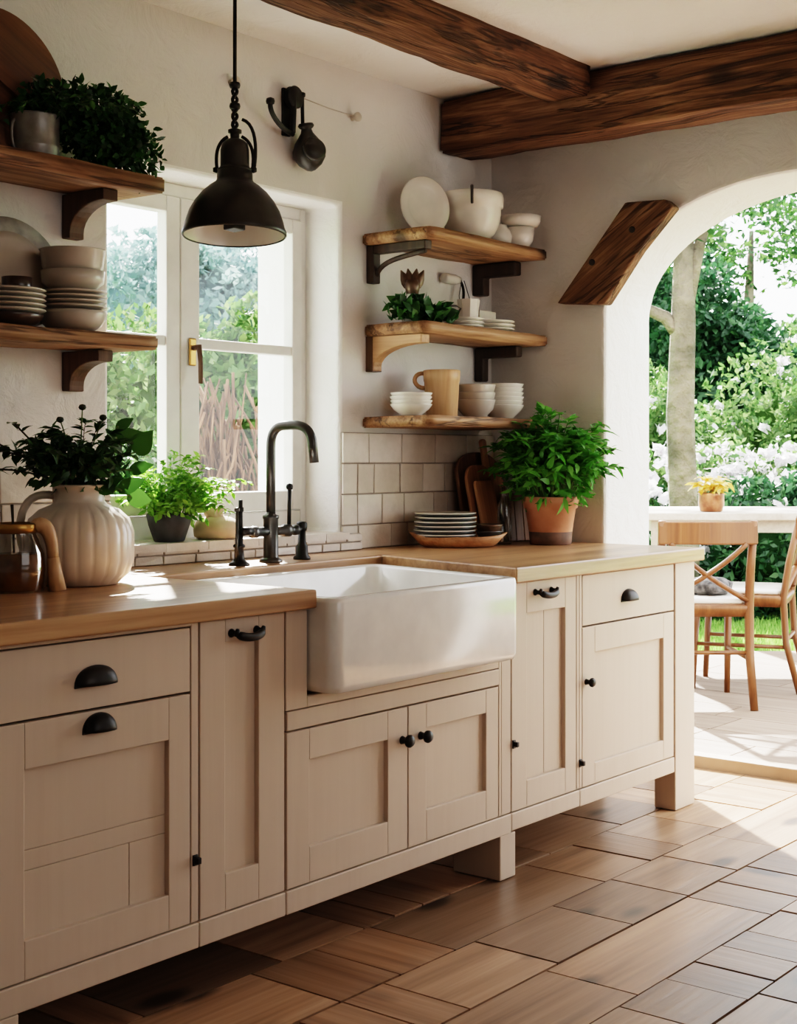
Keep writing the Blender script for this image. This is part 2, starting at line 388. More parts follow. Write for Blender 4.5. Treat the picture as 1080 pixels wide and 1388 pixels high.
struct(MB().box(RX0 - .2, RW + .33, RY0 - .2, RY0, 0, CZ).build('wall_rear', M['plaster']))
# floor: reclaimed boards and blocks of mixed size over a dark bed
def make_floor():
    rng = random.Random(5); bx = MB(); by = MB()
    X1 = 4.93; g = .003
    def block(x0, x1, y0, y1):
        if x1 - x0 > (y1 - y0) * .9: t = bx
        else: t = by
        h = FL - rng.random() * .003
        t.box(x0 + g, x1 - g, y0 + g, y1 - g, FL - .03, h)
    y = -0.02
    while y > RY0:
        h = rng.choice([.15, .18, .2, .24, .27]); y1 = max(y - h, RY0); x = RX0 + rng.random() * .5
        block(RX0, x, y1, y)
        while x < X1:
            w = rng.choice([.2, .26, .3, .36, .42, .7]); x1 = min(x + w, X1)
            if X1 - x1 < .12: x1 = X1
            r = rng.random()
            if x1 - x > .5 and h > .22 and r < .35: block(x, x1, (y + y1) / 2, y); block(x, x1, y1, (y + y1) / 2)
            elif x1 - x > .33 and r < .5:
                k = rng.choice([2, 3]); 
                for i in range(k): block(x + (x1 - x) * i / k, x + (x1 - x) * (i + 1) / k, y1, y)
            else: block(x, x1, y1, y)
            x = x1
        y = y1
    base = MB().box(RX0, 4.93, RY0, 0, -.05, FL - .012)
    nb = len(base.f); nx = len(bx.f); ny = len(by.f)
    base.add(bx.v, bx.f).add(by.v, by.f)
    o = base.build('floor', [M['grout'], M['floorx'], M['floory']])
    for i, p in enumerate(o.data.polygons): p.material_index = 0 if i < nb else (1 if i < nb + nx else 2)
    k = o.modifiers.new('bevel', 'BEVEL'); k.width = .006; k.segments = 2; k.limit_method = 'ANGLE'
    struct(o)
make_floor()
# raised doorstep and the terrace beyond
TZ = 0.083
def fw(d, l): return (.78291 * d + .62213 * l, .62213 * d - .78291 * l - 3.08)
M['step'] = mottled('pale_stone', (.36, .25, .16), (.44, .32, .215), 6, 0.6)
M['terrace'] = wood('terrace_boards', (.17, .115, .078), (.23, .165, .118), (.29, .215, .16), 1, 0.7, 0.7, 0.3, island=0.2)
def terrace():
    rng = random.Random(3); t = MB()
    t.box(4.96, 10.4, -6, 6, -.05, TZ - .008)
    x = 4.93
    while x < 7.95:
        w = rng.uniform(.2, .36); y = -6 + rng.random()
        while y < 5.2:
            l = rng.uniform(.5, 1.1); t.box(x + .003, x + w - .003, y + .003, y + l - .003, TZ - .02, TZ); y += l
        x += w
    o = t.build('terrace', M['terrace']); struct(o)
    return o
# the terrace ends in lawn
def terrace2():
    rng = random.Random(3); t = MB()
    # outline beyond the step; its far edge runs square to the view of the garden
    a = fw(8.35, -6); b = fw(8.35, 7)
    poly = [(4.97, -7), (4.97, .38), (4.97, 4.2), a, b, (11, -7)]
    poly = [(4.97, -7), (4.97, 3.3), fw(8.35, -.2), fw(8.35, 5), (7, -7)]
    t.prism(poly, 2, -.02, TZ - .004)
    def inside(x, y): return (.78291 * x + .62213 * (y + 3.08)) < 8.33
    x = 5.0
    while x < 9:
        w = rng.uniform(.2, .34); y = -6.5 + rng.random()
        while y < 3.2:
            l = rng.uniform(.45, 1.0)
            if all(inside(px, py) for px in (x, x + w) for py in (y, y + l)): t.box(x + .003, x + w - .003, y + .003, y + l - .003, TZ - .02, TZ)
            y += l
        x += w
    o = t.build('terrace', M['terrace']); struct(o)
terrace2()
struct(MB().box(4.93, 5.0, -3.2, 1.2, -.03, TZ + .002).build('trim_1', M['step'], bevel=.004))
M['lawn'] = mottled('lawn_green', (.10, .24, .035), (.22, .40, .07), 3.5, 0.9, bmp=0.6, bscale=160, bdist=.03, spec=0.1)
lawn = MB()
lawn.add([(-30, .4, .035), (40, .4, .035), (40, 60, .035), (-30, 60, .035)], [(0, 1, 2, 3)])
lawn.add([(4.94, -30, .034), (40, -30, .034), (40, .4, .034), (4.94, .4, .034)], [(0, 1, 2, 3)])
struct(lawn.build('lawn', M['lawn']))
M['bounce_slab'] = mottled('pale_bounce', (.66, .63, .58), (.74, .71, .67), 6, 0.9)
struct(MB().box(-2, 4.7, WTK + .01, 2.4, -.02, .045).build('bounce_slab', M['bounce_slab']))  # unseen pale slab, added to bounce white light into the window reveal
gr = MB(); rng = random.Random(8)
for i in range(16000):
    d = rng.uniform(8.36, 11); l = rng.uniform(1.2, 3.6); x, y = fw(d, l)
    h = rng.uniform(.025, .06); a = rng.random() * 6.3
    gr.add([(x - .006 * math.cos(a), y - .006 * math.sin(a), .034), (x + .006 * math.cos(a), y + .006 * math.sin(a), .034), (x + rng.uniform(-.02, .02), y + rng.uniform(-.02, .02), .034 + h)], [(0, 1, 2)])
M['grass'] = leafmat('grass_blade', (.12, .28, .04), (.22, .42, .08), (.36, .55, .14), 0.4)
tag(gr.build('grass', M['grass'], loc=(*fw(9, 2.4), .034)), 'short sunlit grass growing on the lawn beyond the terrace', 'grass', kind='stuff')

# ------------------------------------------------------------------ timber beams
def hewn(x0, x1, y0, y1, z0, z1, amp, step, seed, chamf=.012):
    # box with a grid of vertices, roughened like hand-hewn timber
    bm = bmesh.new()
    bmesh.ops.create_cube(bm, size=1, matrix=Matrix.Translation(((x0 + x1) / 2, (y0 + y1) / 2, (z0 + z1) / 2)) @ Matrix.Diagonal((x1 - x0, y1 - y0, z1 - z0, 1)))
    bmesh.ops.bevel(bm, geom=bm.edges[:], offset=chamf, segments=2, affect='EDGES')
    for ax, (a, b) in enumerate(((x0, x1), (y0, y1), (z0, z1))):
        k = int((b - a) / step)
        for i in range(1, k):
            co = Vector((0, 0, 0)); co[ax] = a + (b - a) * i / k; no = Vector((0, 0, 0)); no[ax] = 1
            bmesh.ops.bisect_plane(bm, geom=bm.verts[:] + bm.edges[:] + bm.faces[:], plane_co=co, plane_no=no)
    for v in bm.verts:
        p = v.co * 5 + Vector((seed, 0, 0)); q = v.co * 17 + Vector((0, seed, 0))
        v.co += Vector((noise.noise(p), noise.noise(p + Vector((9, 0, 0))), noise.noise(p + Vector((0, 9, 0))))) * amp + Vector((noise.noise(q), noise.noise(q + Vector((5, 0, 0))), noise.noise(q + Vector((0, 5, 0))))) * amp * .35
    mb = MB(); bm.verts.index_update()
    mb.add([v.co.copy() for v in bm.verts], [[v.index for v in f.verts] for f in bm.faces], True); bm.free()
    return mb
o = hewn(4.10, 4.30, -5.0, -.004, 2.300, 2.492, .007, .05, 1).build('ceiling_beam', M['beamy']); tag(o, 'dark hewn timber beam above the arch wall, thickest ceiling beam', 'beam', kind='structure')
o = hewn(-1.3, 4.095, -.645, -.46, 2.405, 2.515, .008, .05, 2).build('ceiling_beam', M['beam']); tag(o, 'slimmer hewn timber beam running across the ceiling into the thick beam', 'beam', kind='structure')
def brace():
    pts = [(-.322, 1.765), (-.52, 1.748), (-.655, 1.925), (-.788, 2.062), (-.755, 2.092), (-.60, 2.098)]
    mb = MB(); mb.prism(pts, 0, RW - .055, RW - .001)
    o = mb.build('timber_brace', M['brace'], loc=(RW - .03, -.55, 1.93), bevel=.007)
    a_ = math.radians(146); o.data.transform(Matrix.Rotation(-a_, 4, 'X')); o.rotation_euler = (a_, 0, 0)   # grain runs along the brace
    tag(o, 'short diagonal timber brace with knot holes fixed beside the arch', 'timber brace', kind='structure')
    k = MB()
    for y, z in ((-.63, 2.0), (-.47, 1.9)):
        k.lathe([(0, -.001), (.012, 0), (.012, .004), (0, .004)], seg=8, T=Matrix.Translation((RW - .058, y, z)) @ Matrix.Rotation(PI / 2, 4, 'Y'))
    kh = k.build('knot_hole', M['dark'], o); kh.data.transform(Matrix.Rotation(-a_, 4, 'X'))
brace()

# ------------------------------------------------------------------ backsplash tiles and sill
def tiles(name, x0, x1, zs, y, seed, wr):
    rng = random.Random(seed); t = MB()
    b = MB().box(x0, x1, y - .006, y, zs[0], zs[-1])
    for z0, z1 in zip(zs, zs[1:]):
        x = x0 - rng.random() * .06
        while x < x1:
            w = rng.uniform(*wr); a = max(x, x0); c = min(x + w, x1)
            if x1 - c < .04: c = x1; w = c - x
            if c - a > .012:
                d = .012 + rng.random() * .002; j = .0022; e = [rng.uniform(-.0015, .0015) for _ in range(4)]
                vs = [(a + j, y - .001, z0 + j), (c - j, y - .001, z0 + j), (c - j, y - .001, z1 - j), (a + j, y - .001, z1 - j),
                      (a + j, y - d + e[0], z0 + j), (c - j, y - d + e[1], z0 + j), (c - j, y - d + e[2], z1 - j), (a + j, y - d + e[3], z1 - j)]
                t.add(vs, [(0, 1, 2, 3), (4, 5, 6, 7), (0, 1, 5, 4), (1, 2, 6, 5), (2, 3, 7, 6), (3, 0, 4, 7)])
            x += w
    nb = len(b.f); b.add(t.v, t.f); o = b.build(name, [M['joint'], M['tile']])
    for i, p in enumerate(o.data.polygons): p.material_index = 0 if i < nb else 1
    k = o.modifiers.new('bevel', 'BEVEL'); k.width = .002; k.segments = 2; k.limit_method = 'ANGLE'
    return struct(o)
tiles('trim_2', 3.566, RW - .002, [WT, .985, 1.088, 1.190, 1.293], 0, 4, (.08, .20))
tiles('trim_3', 1.5, 2.59, [WT, 1.0, 1.09, 1.178], 0, 9, (.12, .2))
tiles('trim_4', 2.42, 3.63, [WT, .932, .9605], -.03, 12, (.07, .15))
sl = MB().box(WX0 + .001, WX1 - .001, -.028, .137, WZ0 - .03, WZ0 + .0015)
rng = random.Random(2); x = WX0
tl = MB(); x = WX0 + .001
while x < WX1 - .01:
    w = min(rng.uniform(.1, .17), WX1 - .001 - x); tl.box(x + .001, x + w - .001, -.046, .05, WZ0 - .02, WZ0 + .003); tl.box(x + .001, x + w - .001, .053, .137, WZ0 - .02, WZ0 + .003); x += w
nb = len(sl.f); sl.add(tl.v, tl.f); o = sl.build('trim_5', [M['joint'], M['tile']])
for i, p in enumerate(o.data.polygons): p.material_index = 0 if i < nb else 1
struct(o)

# ------------------------------------------------------------------ window
def window():
    w = empty('window_1', (3.08, .16, WZ0), kind='structure')
    y0, y1 = .148, .20
    f = MB()
    f.box(WX0, WX0 + .05, y0, y1, WZ0, WZ1); f.box(3.535, WX1, y0, y1, WZ0, WZ1)
    f.box(WX0 + .05, 3.535, y0, y1, WZ0, 1.035); f.box(WX0 + .05, 3.535, y0, y1, 2.0, WZ1)
    f.build('window_frame', M['whitepaint'], w, bevel=.004)
    for nm, (a, b) in (('left', (2.648, 2.985)), ('right', (2.988, 3.532))):
        ys, ye = .138, .182
        st = .055 if nm == 'left' else .075
        pl, pr = (a + .05, b - .055) if nm == 'left' else (a + .078, b - .045)
        s = MB(); s.box(a, pl, ys, ye, 1.037, 1.998); s.box(pr, b, ys, ye, 1.037, 1.998)
        s.box(pl, pr, ys, ye, 1.037, 1.10); s.box(pl, pr, ys, ye, 1.95, 1.998)
        zt = 1.545; s.box(pl, pr, ys + .004, ye - .004, zt, zt + .032)
        so = s.build('sash', M['whitepaint'], w, bevel=.004)
        for za, zb in ((1.10, zt), (zt + .032, 1.95)):
            MB().add([(pl, .165, za), (pr, .165, za), (pr, .165, zb), (pl, .165, zb)], [(0, 1, 2, 3)]).build('pane', M['glass'], so)
    h = MB(); h.box(3.018, 3.046, .130, .138, 1.49, 1.575)
    ho = h.build('handle', M['brass'], w, bevel=.004); ho['label'] = 'aged brass window handle'
    h2 = MB(); h2.tube([(3.032, .135, 1.545), (3.032, .105, 1.545)], .008); h2.tube([(3.032, .105, 1.553), (3.034, .10, 1.50), (3.036, .102, 1.435)], [.008, .0075, .007])
    h2.build('lever', M['bracketmid'], ho)
window()

# ------------------------------------------------------------------ kitchen units
def shaker(mb, x0, x1, z0, z1, p, y=CF, th=.02):
    px0, px1, pz0, pz1 = p
    mb.box(x0, px0, y, y + th, z0, z1); mb.box(px1, x1, y, y + th, z0, z1)
    mb.box(px0, px1, y, y + th, z0, pz0); mb.box(px0, px1, y, y + th, pz1, z1)
    return mb
def panel(parent, p, y=CF, grooves=(), name='panel'):
    mb = MB(); xs = [p[0]] + list(grooves) + [p[1]]
    for a, b in zip(xs, xs[1:]):
        mb.box(a + (.0008 if a != p[0] else -.002), b - (.0008 if b != p[1] else -.002), y + .013, y + .019, p[2] - .002, p[3] + .002)
    return mb.build(name, M['paint'], parent, bevel=.001, seg=1)
def knob(parent, x, z, r=.014, name='knob', y=CF):
    T = Matrix.Translation((x, y, z)) @ Matrix.Rotation(PI / 2, 4, 'X')
    mb = MB().lathe([(0, 0), (r * .7, 0), (r * .55, r * .5), (r * .5, r * .9), (r, r * 1.3), (r * 1.05, r * 1.7), (r * .75, r * 2.1), (0, r * 2.2)], seg=20, T=T)
    return mb.build(name, M['iron'], parent)
def latch(parent, x, z, y=CF):
    mb = MB().box(x - .007, x + .007, y - .004, y, z - .012, z + .012); mb.box(x - .005, x + .006, y - .016, y - .004, z - .007, z + .007)
    return mb.build('latch', M['iron'], parent, bevel=.003)
def cup(parent, x, z, w, h, d=.026, y=CF):
    mb = MB(); vs = []; n = 18; m = 7
    for i in range(n + 1):
        th = PI * i / n; sx = math.copysign(abs(math.cos(th)) ** .8, math.cos(th))
        for j in range(m + 1):
            ph = PI / 2 * j / m
            vs.append((x + w / 2 * sx, y - .001 - d * math.sin(th) ** .7 * math.sin(ph), z + h * math.sin(th) ** .8 * math.cos(ph)))
    fs = [(i * (m + 1) + j, (i + 1) * (m + 1) + j, (i + 1) * (m + 1) + j + 1, i * (m + 1) + j + 1) for i in range(n) for j in range(m)]
    mb.add(vs, fs, True)
    # back flange
    pts = [(x + (w / 2 + .004) * math.cos(PI * k / 16), z - .003 + (h + .004) * max(0, math.sin(PI * k / 16)) ** .8) for k in range(17)]
    mb.prism(pts, 1, y - .0025, y)
    return mb.build('cup_handle', M['iron'], parent, solid=.0018)
def bar(parent, x, z, w, y=CF):
    mb = MB()
    for s in (-1, 1):
        mb.lathe([(0, 0), (.010, 0), (.009, .004), (.006, .006), (.006, .022), (0, .024)], seg=12, T=Matrix.Translation((x + s * w / 2, y, z + .004)) @ Matrix.Rotation(PI / 2, 4, 'X'))
        mb.tube([(x + s * w / 2, y - .018, z), (x + s * (w / 2 + .002), y - .022, z + .014)], [.008, .004], 8)
    mb.tube(bez([(x - w / 2, y - .02, z + .002), (x - w / 4, y - .03, z - .009), (x + w / 4, y - .03, z - .009), (x + w / 2, y - .02, z + .002)]), [.007] + [.0095] * 9 + [.007], 10)
    return mb.build('bar_handle', M['iron'], parent)
def carcass(root, x0, x1, zl=.861):
    mb = MB(); b = -.02; f = CF + .0205
    mb.box(x0, x0 + .018, f, b, .225, zl); mb.box(x1 - .018, x1, f, b, .225, .861); mb.box(x0 + .018, x1 - .018, f, b, .225, .243)
    mb.box(x0 + .018, x1 - .018, b - .012, b, .243, .861)
    return mb.build('carcass', M['paint'], root)
def backing(root, x0, x1, z0, z1):
    return MB().box(x0, x1, CF + .0202, CF + .024, z0, z1).build('shadow_board', M['dark'], root)
# unit 1: drawer over panelled door, left
u = empty('base_cabinet', (1.85, CF, FL), 'beige painted cabinet with drawer and panelled door, leftmost under the worktop', 'cabinet')
carcass(u, 1.57, 2.121); backing(u, 1.59, 2.118, .226, .86)
fr = MB(); fr.box(1.57, 1.609, CF, CF + .02, .222, .861); fr.box(2.100, 2.121, CF, CF + .02, .222, .861); fr.box(1.609, 2.1, CF, CF + .02, .852, .861)
fr.build('face_frame', M['paint'], u, bevel=.002)
MB().box(1.57, 2.121, CF - .002, CF + .02, .165, .219).build('base_rail', M['paint'], u, bevel=.003)
mb = MB(); mb.box(1.612, 2.097, CF, CF + .02, .714, .849); dr = mb.build('drawer', M['paint'], u, bevel=.002); cup(dr, 1.842, .762, .095, .036)
p = (1.673, 2.037, .297, .62)
d = shaker(MB(), 1.612, 2.097, .222, .709, p).build('door', M['paint'], u, bevel=.002); 
pn = MB(); pn.box(1.671, 2.039, CF + .013, CF + .019, .464, .622); pn.box(1.671, 2.039, CF + .013, CF + .019, .425, .4632); pn.box(1.671, 1.94, CF + .013, CF + .019, .295, .4242); pn.box(1.941, 2.039, CF + .013, CF + .019, .295, .4242)
pn.build('panel', M['paint'], d, bevel=.001, seg=1)
cup(d, 1.85, .669, .072, .034); latch(u, 2.11, .354)
MB().box(1.575, 1.66, CF + .0, CF + .085, FL, .164).build('leg', M['paint'], u, bevel=.003)
# unit 2: narrow pull-out left of the sink
u = empty('pullout_cabinet', (2.26, CF, FL), 'narrow beige cabinet front with bar handle left of the white sink', 'cabinet', )
carcass(u, 2.123, 2.391); backing(u, 2.124, 2.39, .226, .86)
p = (2.201, 2.305, .304, .808)
d = shaker(MB(), 2.126, 2.389, .222, .858, p).build('door', M['paint'], u, bevel=.002); panel(d, p); bar(d, 2.258, .822, .078)
MB().box(2.123, 2.391, CF - .002, CF + .02, .165, .219).build('base_rail', M['paint'], u, bevel=.003)
# unit 3: sink cabinet
u = empty('sink_cabinet', (2.85, CF, FL), 'beige two-door cabinet carrying the white sink', 'cabinet')
mb = MB(); b = -.02; f = CF + .0205
mb.box(2.394, 2.412, f, b, .225, .861); mb.box(3.29, 3.308, f, b, .225, .655); mb.box(2.412, 3.29, f, b, .225, .243); mb.box(2.412, 3.29, b - .012, b, .243, .861)
mb.build('carcass', M['paint'], u); backing(u, 2.398, 3.3, .226, .64)
fr = MB(); fr.box(2.394, 2.466, CF, CF + .02, .63, .861); fr.box(3.262, 3.308, CF, CF + .02, .222, .861); fr.box(3.25, 3.262, CF, CF + .02, .222, .656); fr.box(2.466, 3.25, CF, CF + .02, .63, .656); fr.box(2.397, 3.25, CF - .001, CF + .02, .584, .628)
fr.build('face_frame', M['paint'], u, bevel=.0025)
MB().box(2.394, 3.309, CF - .002, CF + .02, .165, .219).build('base_rail', M['paint'], u, bevel=.003)
p = (2.474, 2.764, .305, .508); d = shaker(MB(), 2.397, 2.843, .222, .58, p).build('door', M['paint'], u, bevel=.002); panel(d, p); knob(d, 2.821, .499, .0155)
p = (2.922, 3.189, .305, .515); d = shaker(MB(), 2.847, 3.247, .222, .58, p).build('door', M['paint'], u, bevel=.002); panel(d, p); knob(d, 2.897, .499, .0155)
MB().box(3.262, 3.338, CF + .004, CF + .165, FL, .164).build('leg', M['paint'], u, bevel=.003)
# unit 4: narrow, right of the sink
u = empty('pullout_cabinet', (3.49, CF, FL), 'narrow beige cabinet front with grooved panel right of the white sink', 'cabinet')
carcass(u, 3.31, 3.672, .655); backing(u, 3.312, 3.67, .226, .86)
p = (3.389, 3.594, .298, .77); d = shaker(MB(), 3.313, 3.655, .222, .858, p).build('door', M['paint'], u, bevel=.002)
panel(d, p, grooves=(3.497,)); bar(d, 3.474, .822, .085); latch(d, 3.322, .41)
MB().box(3.658, 3.672, CF, CF + .02, .222, .861).build('face_frame', M['paint'], u, bevel=.002)
MB().box(3.311, 3.672, CF - .002, CF + .02, .170, .219).build('base_rail', M['paint'], u, bevel=.003)
# unit 5
u = empty('base_cabinet', (3.98, CF, FL), 'beige painted cabinet with drawer and knobbed door at the arch end', 'cabinet')
carcass(u, 3.674, 4.274); backing(u, 3.676, 4.272, .226, .86)
MB().box(3.674, 3.688, CF, CF + .02, .222, .861).build('face_frame', M['paint'], u, bevel=.002)
mb = MB(); mb.box(3.691, 4.270, CF, CF + .02, .705, .857); dr = mb.build('drawer', M['paint'], u, bevel=.002); cup(dr, 3.966, .762, .08, .034)
p = (3.763, 4.199, .285, .62); d = shaker(MB(), 3.691, 4.270, .222, .700, p).build('door', M['paint'], u, bevel=.002); panel(d, p); knob(d, 3.712, .536, .0135)
latch(u, 3.677, .298)
MB().box(3.674, 4.273, CF - .002, CF + .02, .168, .219).build('base_rail', M['paint'], u, bevel=.003)
MB().box(4.275, 4.412, CF - .004, CF + .075, FL, .8615).build('corner_post', M['paint'], u, bevel=.004)
# worktop
wt = MB().prism([(1.5, -.88), (2.468, -.88), (2.468, -.292), (3.462, -.262), (3.292, -.88), (RW - .004, -.88), (RW - .004, -.0005), (1.5, -.0005)], 2, .862, WT)
o = wt.build('worktop', M['worktop'], loc=(3, -.4, .862), bevel=.005, seg=3); tag(o, 'thick oak worktop with worn edge running along the cabinets', 'worktop')
# sink
def sink():
    x0, x1, y0, y1 = 2.473, 3.238, -.93, -.298
    def S(L): return [(x + .15 * (x - x0) / (x1 - x0) * (y - y0) / (y1 - y0), y, z) for x, y, z in L]
    L = []
    zb, zt, t = .662, .8595, .03
    zr = .886
    # outer shell; the apron rises in front of the worktop edge
    L.append(S(rr(x0 + .02, x1 - .02, y0 + .02, y1 - .02, .03, zb)))
    L.append(S(rr(x0 + .006, x1 - .006, y0 + .006, y1 - .006, .032, zb + .005)))
    L.append(S(rr(x0, x1, y0, y1, .034, zb + .02)))
    L.append(S(rr(x0, x1, y0, y1, .034, zt - .01)))
    L.append(S(rr(x0 + .003, x1 - .003, y0 + .003, y1 - .003, .032, zt - .002)))
    L.append(S(rr(x0 + .009, x1 - .009, y0 + .009, y1 - .009, .03, zt)))
    L.append(S(rr(x0 + t - .006, x1 - t + .006, y0 + t - .006, y1 - t + .006, .04, zt)))
    L.append(S(rr(x0 + t, x1 - t, y0 + t, y1 - t, .04, zt - .006)))
    L.append(S(rr(x0 + t + .008, x1 - t - .008, y0 + t + .008, y1 - t - .008, .045, zb + .06)))
    L.append(S(rr(x0 + t + .03, x1 - t - .03, y0 + t + .03, y1 - t - .03, .05, zb + .032)))
    def lift(p):
        x, y, z = p
        return (x, y, z + (zr - zt) * max(0, min(1, (z - zb - .1) / (zt - zb - .1))) if y < -.885 or True else z)
    L = [[lift(p) for p in l] for l in L]
    o = MB().loops(L).build('farmhouse_sink', M['ceramic'], loc=(2.9, -.6, .66))
    return tag(o, 'large white fireclay sink with deep apron set into the worktop', 'sink')
sink()

# ------------------------------------------------------------------ tap set
def taps():
    f = empty('kitchen_tap', (3.027, -.20, WT), 'tall gunmetal kitchen tap with square arched spout behind the sink', 'tap')
    c = (3.027, -.20)
    MB().lathe([(0, 0), (.034, 0), (.034, .006), (.026, .012), (.022, .016), (.0215, .125), (.024, .128), (.024, .136), (.014, .14), (.014, .146), (0, .146)], (*c, WT)).build('body', M['gunmetal'], f)
    pts = [(c[0], c[1], WT + .13), (c[0], c[1], 1.2)] + bez([(c[0], c[1], 1.24), (c[0], c[1], 1.302), (c[0] + .006, c[1] - .05, 1.302)], 8) + bez([(c[0] + .008, c[1] - .085, 1.303), (c[0] + .012, c[1] - .145, 1.303), (c[0] + .014, c[1] - .15, 1.25)], 8) + [(c[0] + .015, c[1] - .156, 1.195)]
    MB().tube(pts, .0135, 14).build('spout', M['gunmetal'], f)
    a = MB()
    RX = Matrix.Rotation(PI / 2, 4, 'Y')
    a.lathe([(0, -.085), (.013, -.084), (.017, -.078), (.017, -.06), (.014, -.058), (.0135, .05), (.018, .052), (.019, .078), (.012, .082), (.012, .098), (.016, .10), (.016, .112), (0, .114)], seg=20, T=Matrix.Translation((c[0], c[1], WT + .09)) @ RX)
    a.build('cross_valve', M['gunmetal'], f)
    l = MB(); l.tube([(c[0] + .078, c[1], WT + .10), (c[0] + .08, c[1], WT + .215)], .006, 10); l.lathe([(0, -.011), (.009, -.007), (.011, 0), (.009, .007), (0, .011)], (c[0] + .08, c[1], WT + .218), 14)
    l.build('lever', M['iron'], f)
    s = empty('side_spray', (2.875, -.222, WT), 'slim black side spray with paired rods left of the kitchen tap', 'side spray')
    c = (2.875, -.222)
    MB().lathe([(0, 0), (.03, 0), (.03, .005), (.021, .012), (.014, .02), (.013, .05), (.017, .052), (.017, .058), (.011, .062), (.011, .09), (0, .091)], (*c, WT), 24).build('base', M['iron'], s)
    r = MB(); r.tube([(c[0] + .006, c[1], WT + .09), (c[0] + .006, c[1], WT + .185)], .006); r.lathe([(0, -.008), (.009, -.006), (.009, .006), (0, .008)], (c[0] + .006, c[1], WT + .158), 12)
    r.lathe([(0, -.022), (.012, -.02), (.013, 0), (.012, .02), (0, .022)], seg=14, T=Matrix.Translation((c[0] + .018, c[1] - .012, WT + .096)) @ RX)
    r.build('spray_rod', M['iron'], s)
    r = MB(); r.tube([(c[0] - .016, c[1] - .008, WT + .012), (c[0] - .014, c[1] - .006, WT + .155)], .0045); r.lathe([(0, -.007), (.008, -.004), (.008, .004), (0, .007)], (c[0] - .014, c[1] - .006, WT + .158), 12)
    r.build('guide_rod', M['gunmetal'], s)
    s = empty('soap_dispenser', (3.172, -.19, WT), 'small black soap dispenser with knob top right of the kitchen tap', 'soap dispenser')
    c = (3.172, -.19)
    MB().lathe([(0, 0), (.026, 0), (.026, .006), (.019, .014), (.018, .04), (.013, .046), (.011, .085), (0, .086)], (*c, WT), 24).build('base', M['iron'], s)
    k = MB().lathe([(0, .084), (.014, .086), (.016, .094), (.016, .108), (.012, .113), (0, .114)], (*c, WT), 12); k.tube([(c[0], c[1], WT + .094), (c[0] - .03, c[1] - .01, WT + .088)], [.008, .006], 8)
    k.build('pump_knob', M['iron'], s)
taps()

# ------------------------------------------------------------------ shelves
def shelf_board(x0, x1, y0, y1, z0, z1, seed):
    return hewn(x0, x1, y0, y1, z0, z1, .0035, .04, seed, .006)
def corbel(x, w, ztop, h, d, th=.032, curve=True):
    # profile in Y-Z: upright on the wall, arm under the shelf, concave curve between
    pts = [(0, ztop), (0, ztop - h), (-th, ztop - h)]
    if curve:
        for k in range(9):
            a = PI / 2 * k / 8
            pts.append((-th - (d - th - .015) * (1 - math.cos(a)), ztop - .03 - (h - .045) * (1 - math.sin(a))))
        pts += [(-d, ztop - .03), (-d, ztop)]
    else: pts += [(-th, ztop - th), (-d, ztop - th), (-d, ztop)]
    return MB().prism([(min(y, -.0005), z - .0005) for y, z in pts], 0, x - w / 2, x + w / 2)
sh = empty('wall_shelf', (2.2, 0, 1.912), 'rough wooden shelf holding the zinc pot and round board, left of the window', 'shelf')
shelf_board(1.5, 2.597, -.225, -.001, 1.914, 1.956, 3).build('board', M['shelf'], sh)
corbel(2.455, .05, 1.912, .118, .17).build('bracket', M['bracketmid'], sh, bevel=.003)
corbel(1.75, .05, 1.912, .118, .17).build('bracket', M['bracketmid'], sh, bevel=.003)
sh = empty('wall_shelf', (2.2, 0, 1.49), 'wooden shelf holding grey crockery and an oval platter, left of the window', 'shelf')
shelf_board(1.5, 2.573, -.225, -.001, 1.494, 1.531, 4).build('board', M['shelf'], sh)
corbel(2.455, .05, 1.492, .105, .15).build('bracket', M['bracketmid'], sh, bevel=.003)
corbel(1.75, .05, 1.492, .105, .15).build('bracket', M['bracketmid'], sh, bevel=.003)
sh = empty('wall_shelf', (4.03, 0, 1.92), 'topmost corner shelf of thick wood holding the white mixing bowl', 'shelf')
shelf_board(3.677, 4.372, -.29, -.001, 1.922, 1.959, 5).build('board', M['shelf'], sh)
mb = MB().box(3.70, 3.738, -.032, -.001, 1.795, 1.9215); mb.box(3.70, 3.738, -.25, -.032, 1.893, 1.9215)
mb.tube(bez([(3.719, -.03, 1.82), (3.719, -.05, 1.87), (3.719, -.12, 1.872), (3.719, -.24, 1.888)], 10), .009, 8)
mb.build('bracket', M['bracket'], sh, bevel=.004)
corbel(4.335, .045, 1.922, .115, .19, .05, False).build('bracket', M['bracket'], sh, bevel=.006)
sh = empty('wall_shelf', (4.05, 0, 1.6), 'middle corner shelf of thick wood holding the leafy bunch', 'shelf')
shelf_board(3.685, 4.425, -.26, -.001, 1.616, 1.654, 6).build('board', M['shelf'], sh)
b1 = corbel(3.722, .045, 1.616, .115, .235).build('bracket', M['bracketlight'], sh, bevel=.003)
b1['label'] = 'pale oak curved bracket'
MB().box(3.698, 3.746, -.030, -.0005, 1.498, 1.6155).build('backplate', M['bracketmid'], b1)
corbel(4.345, .04, 1.616, .125, .19, .04, False).build('bracket', M['bracket'], sh, bevel=.006)
sh = empty('wall_shelf', (4.03, 0, 1.31), 'lowest corner shelf just above the tiles holding the wooden pitcher', 'shelf')
shelf_board(3.677, 4.372, -.285, -.001, 1.311, 1.347, 7).build('board', M['shelf'], sh)

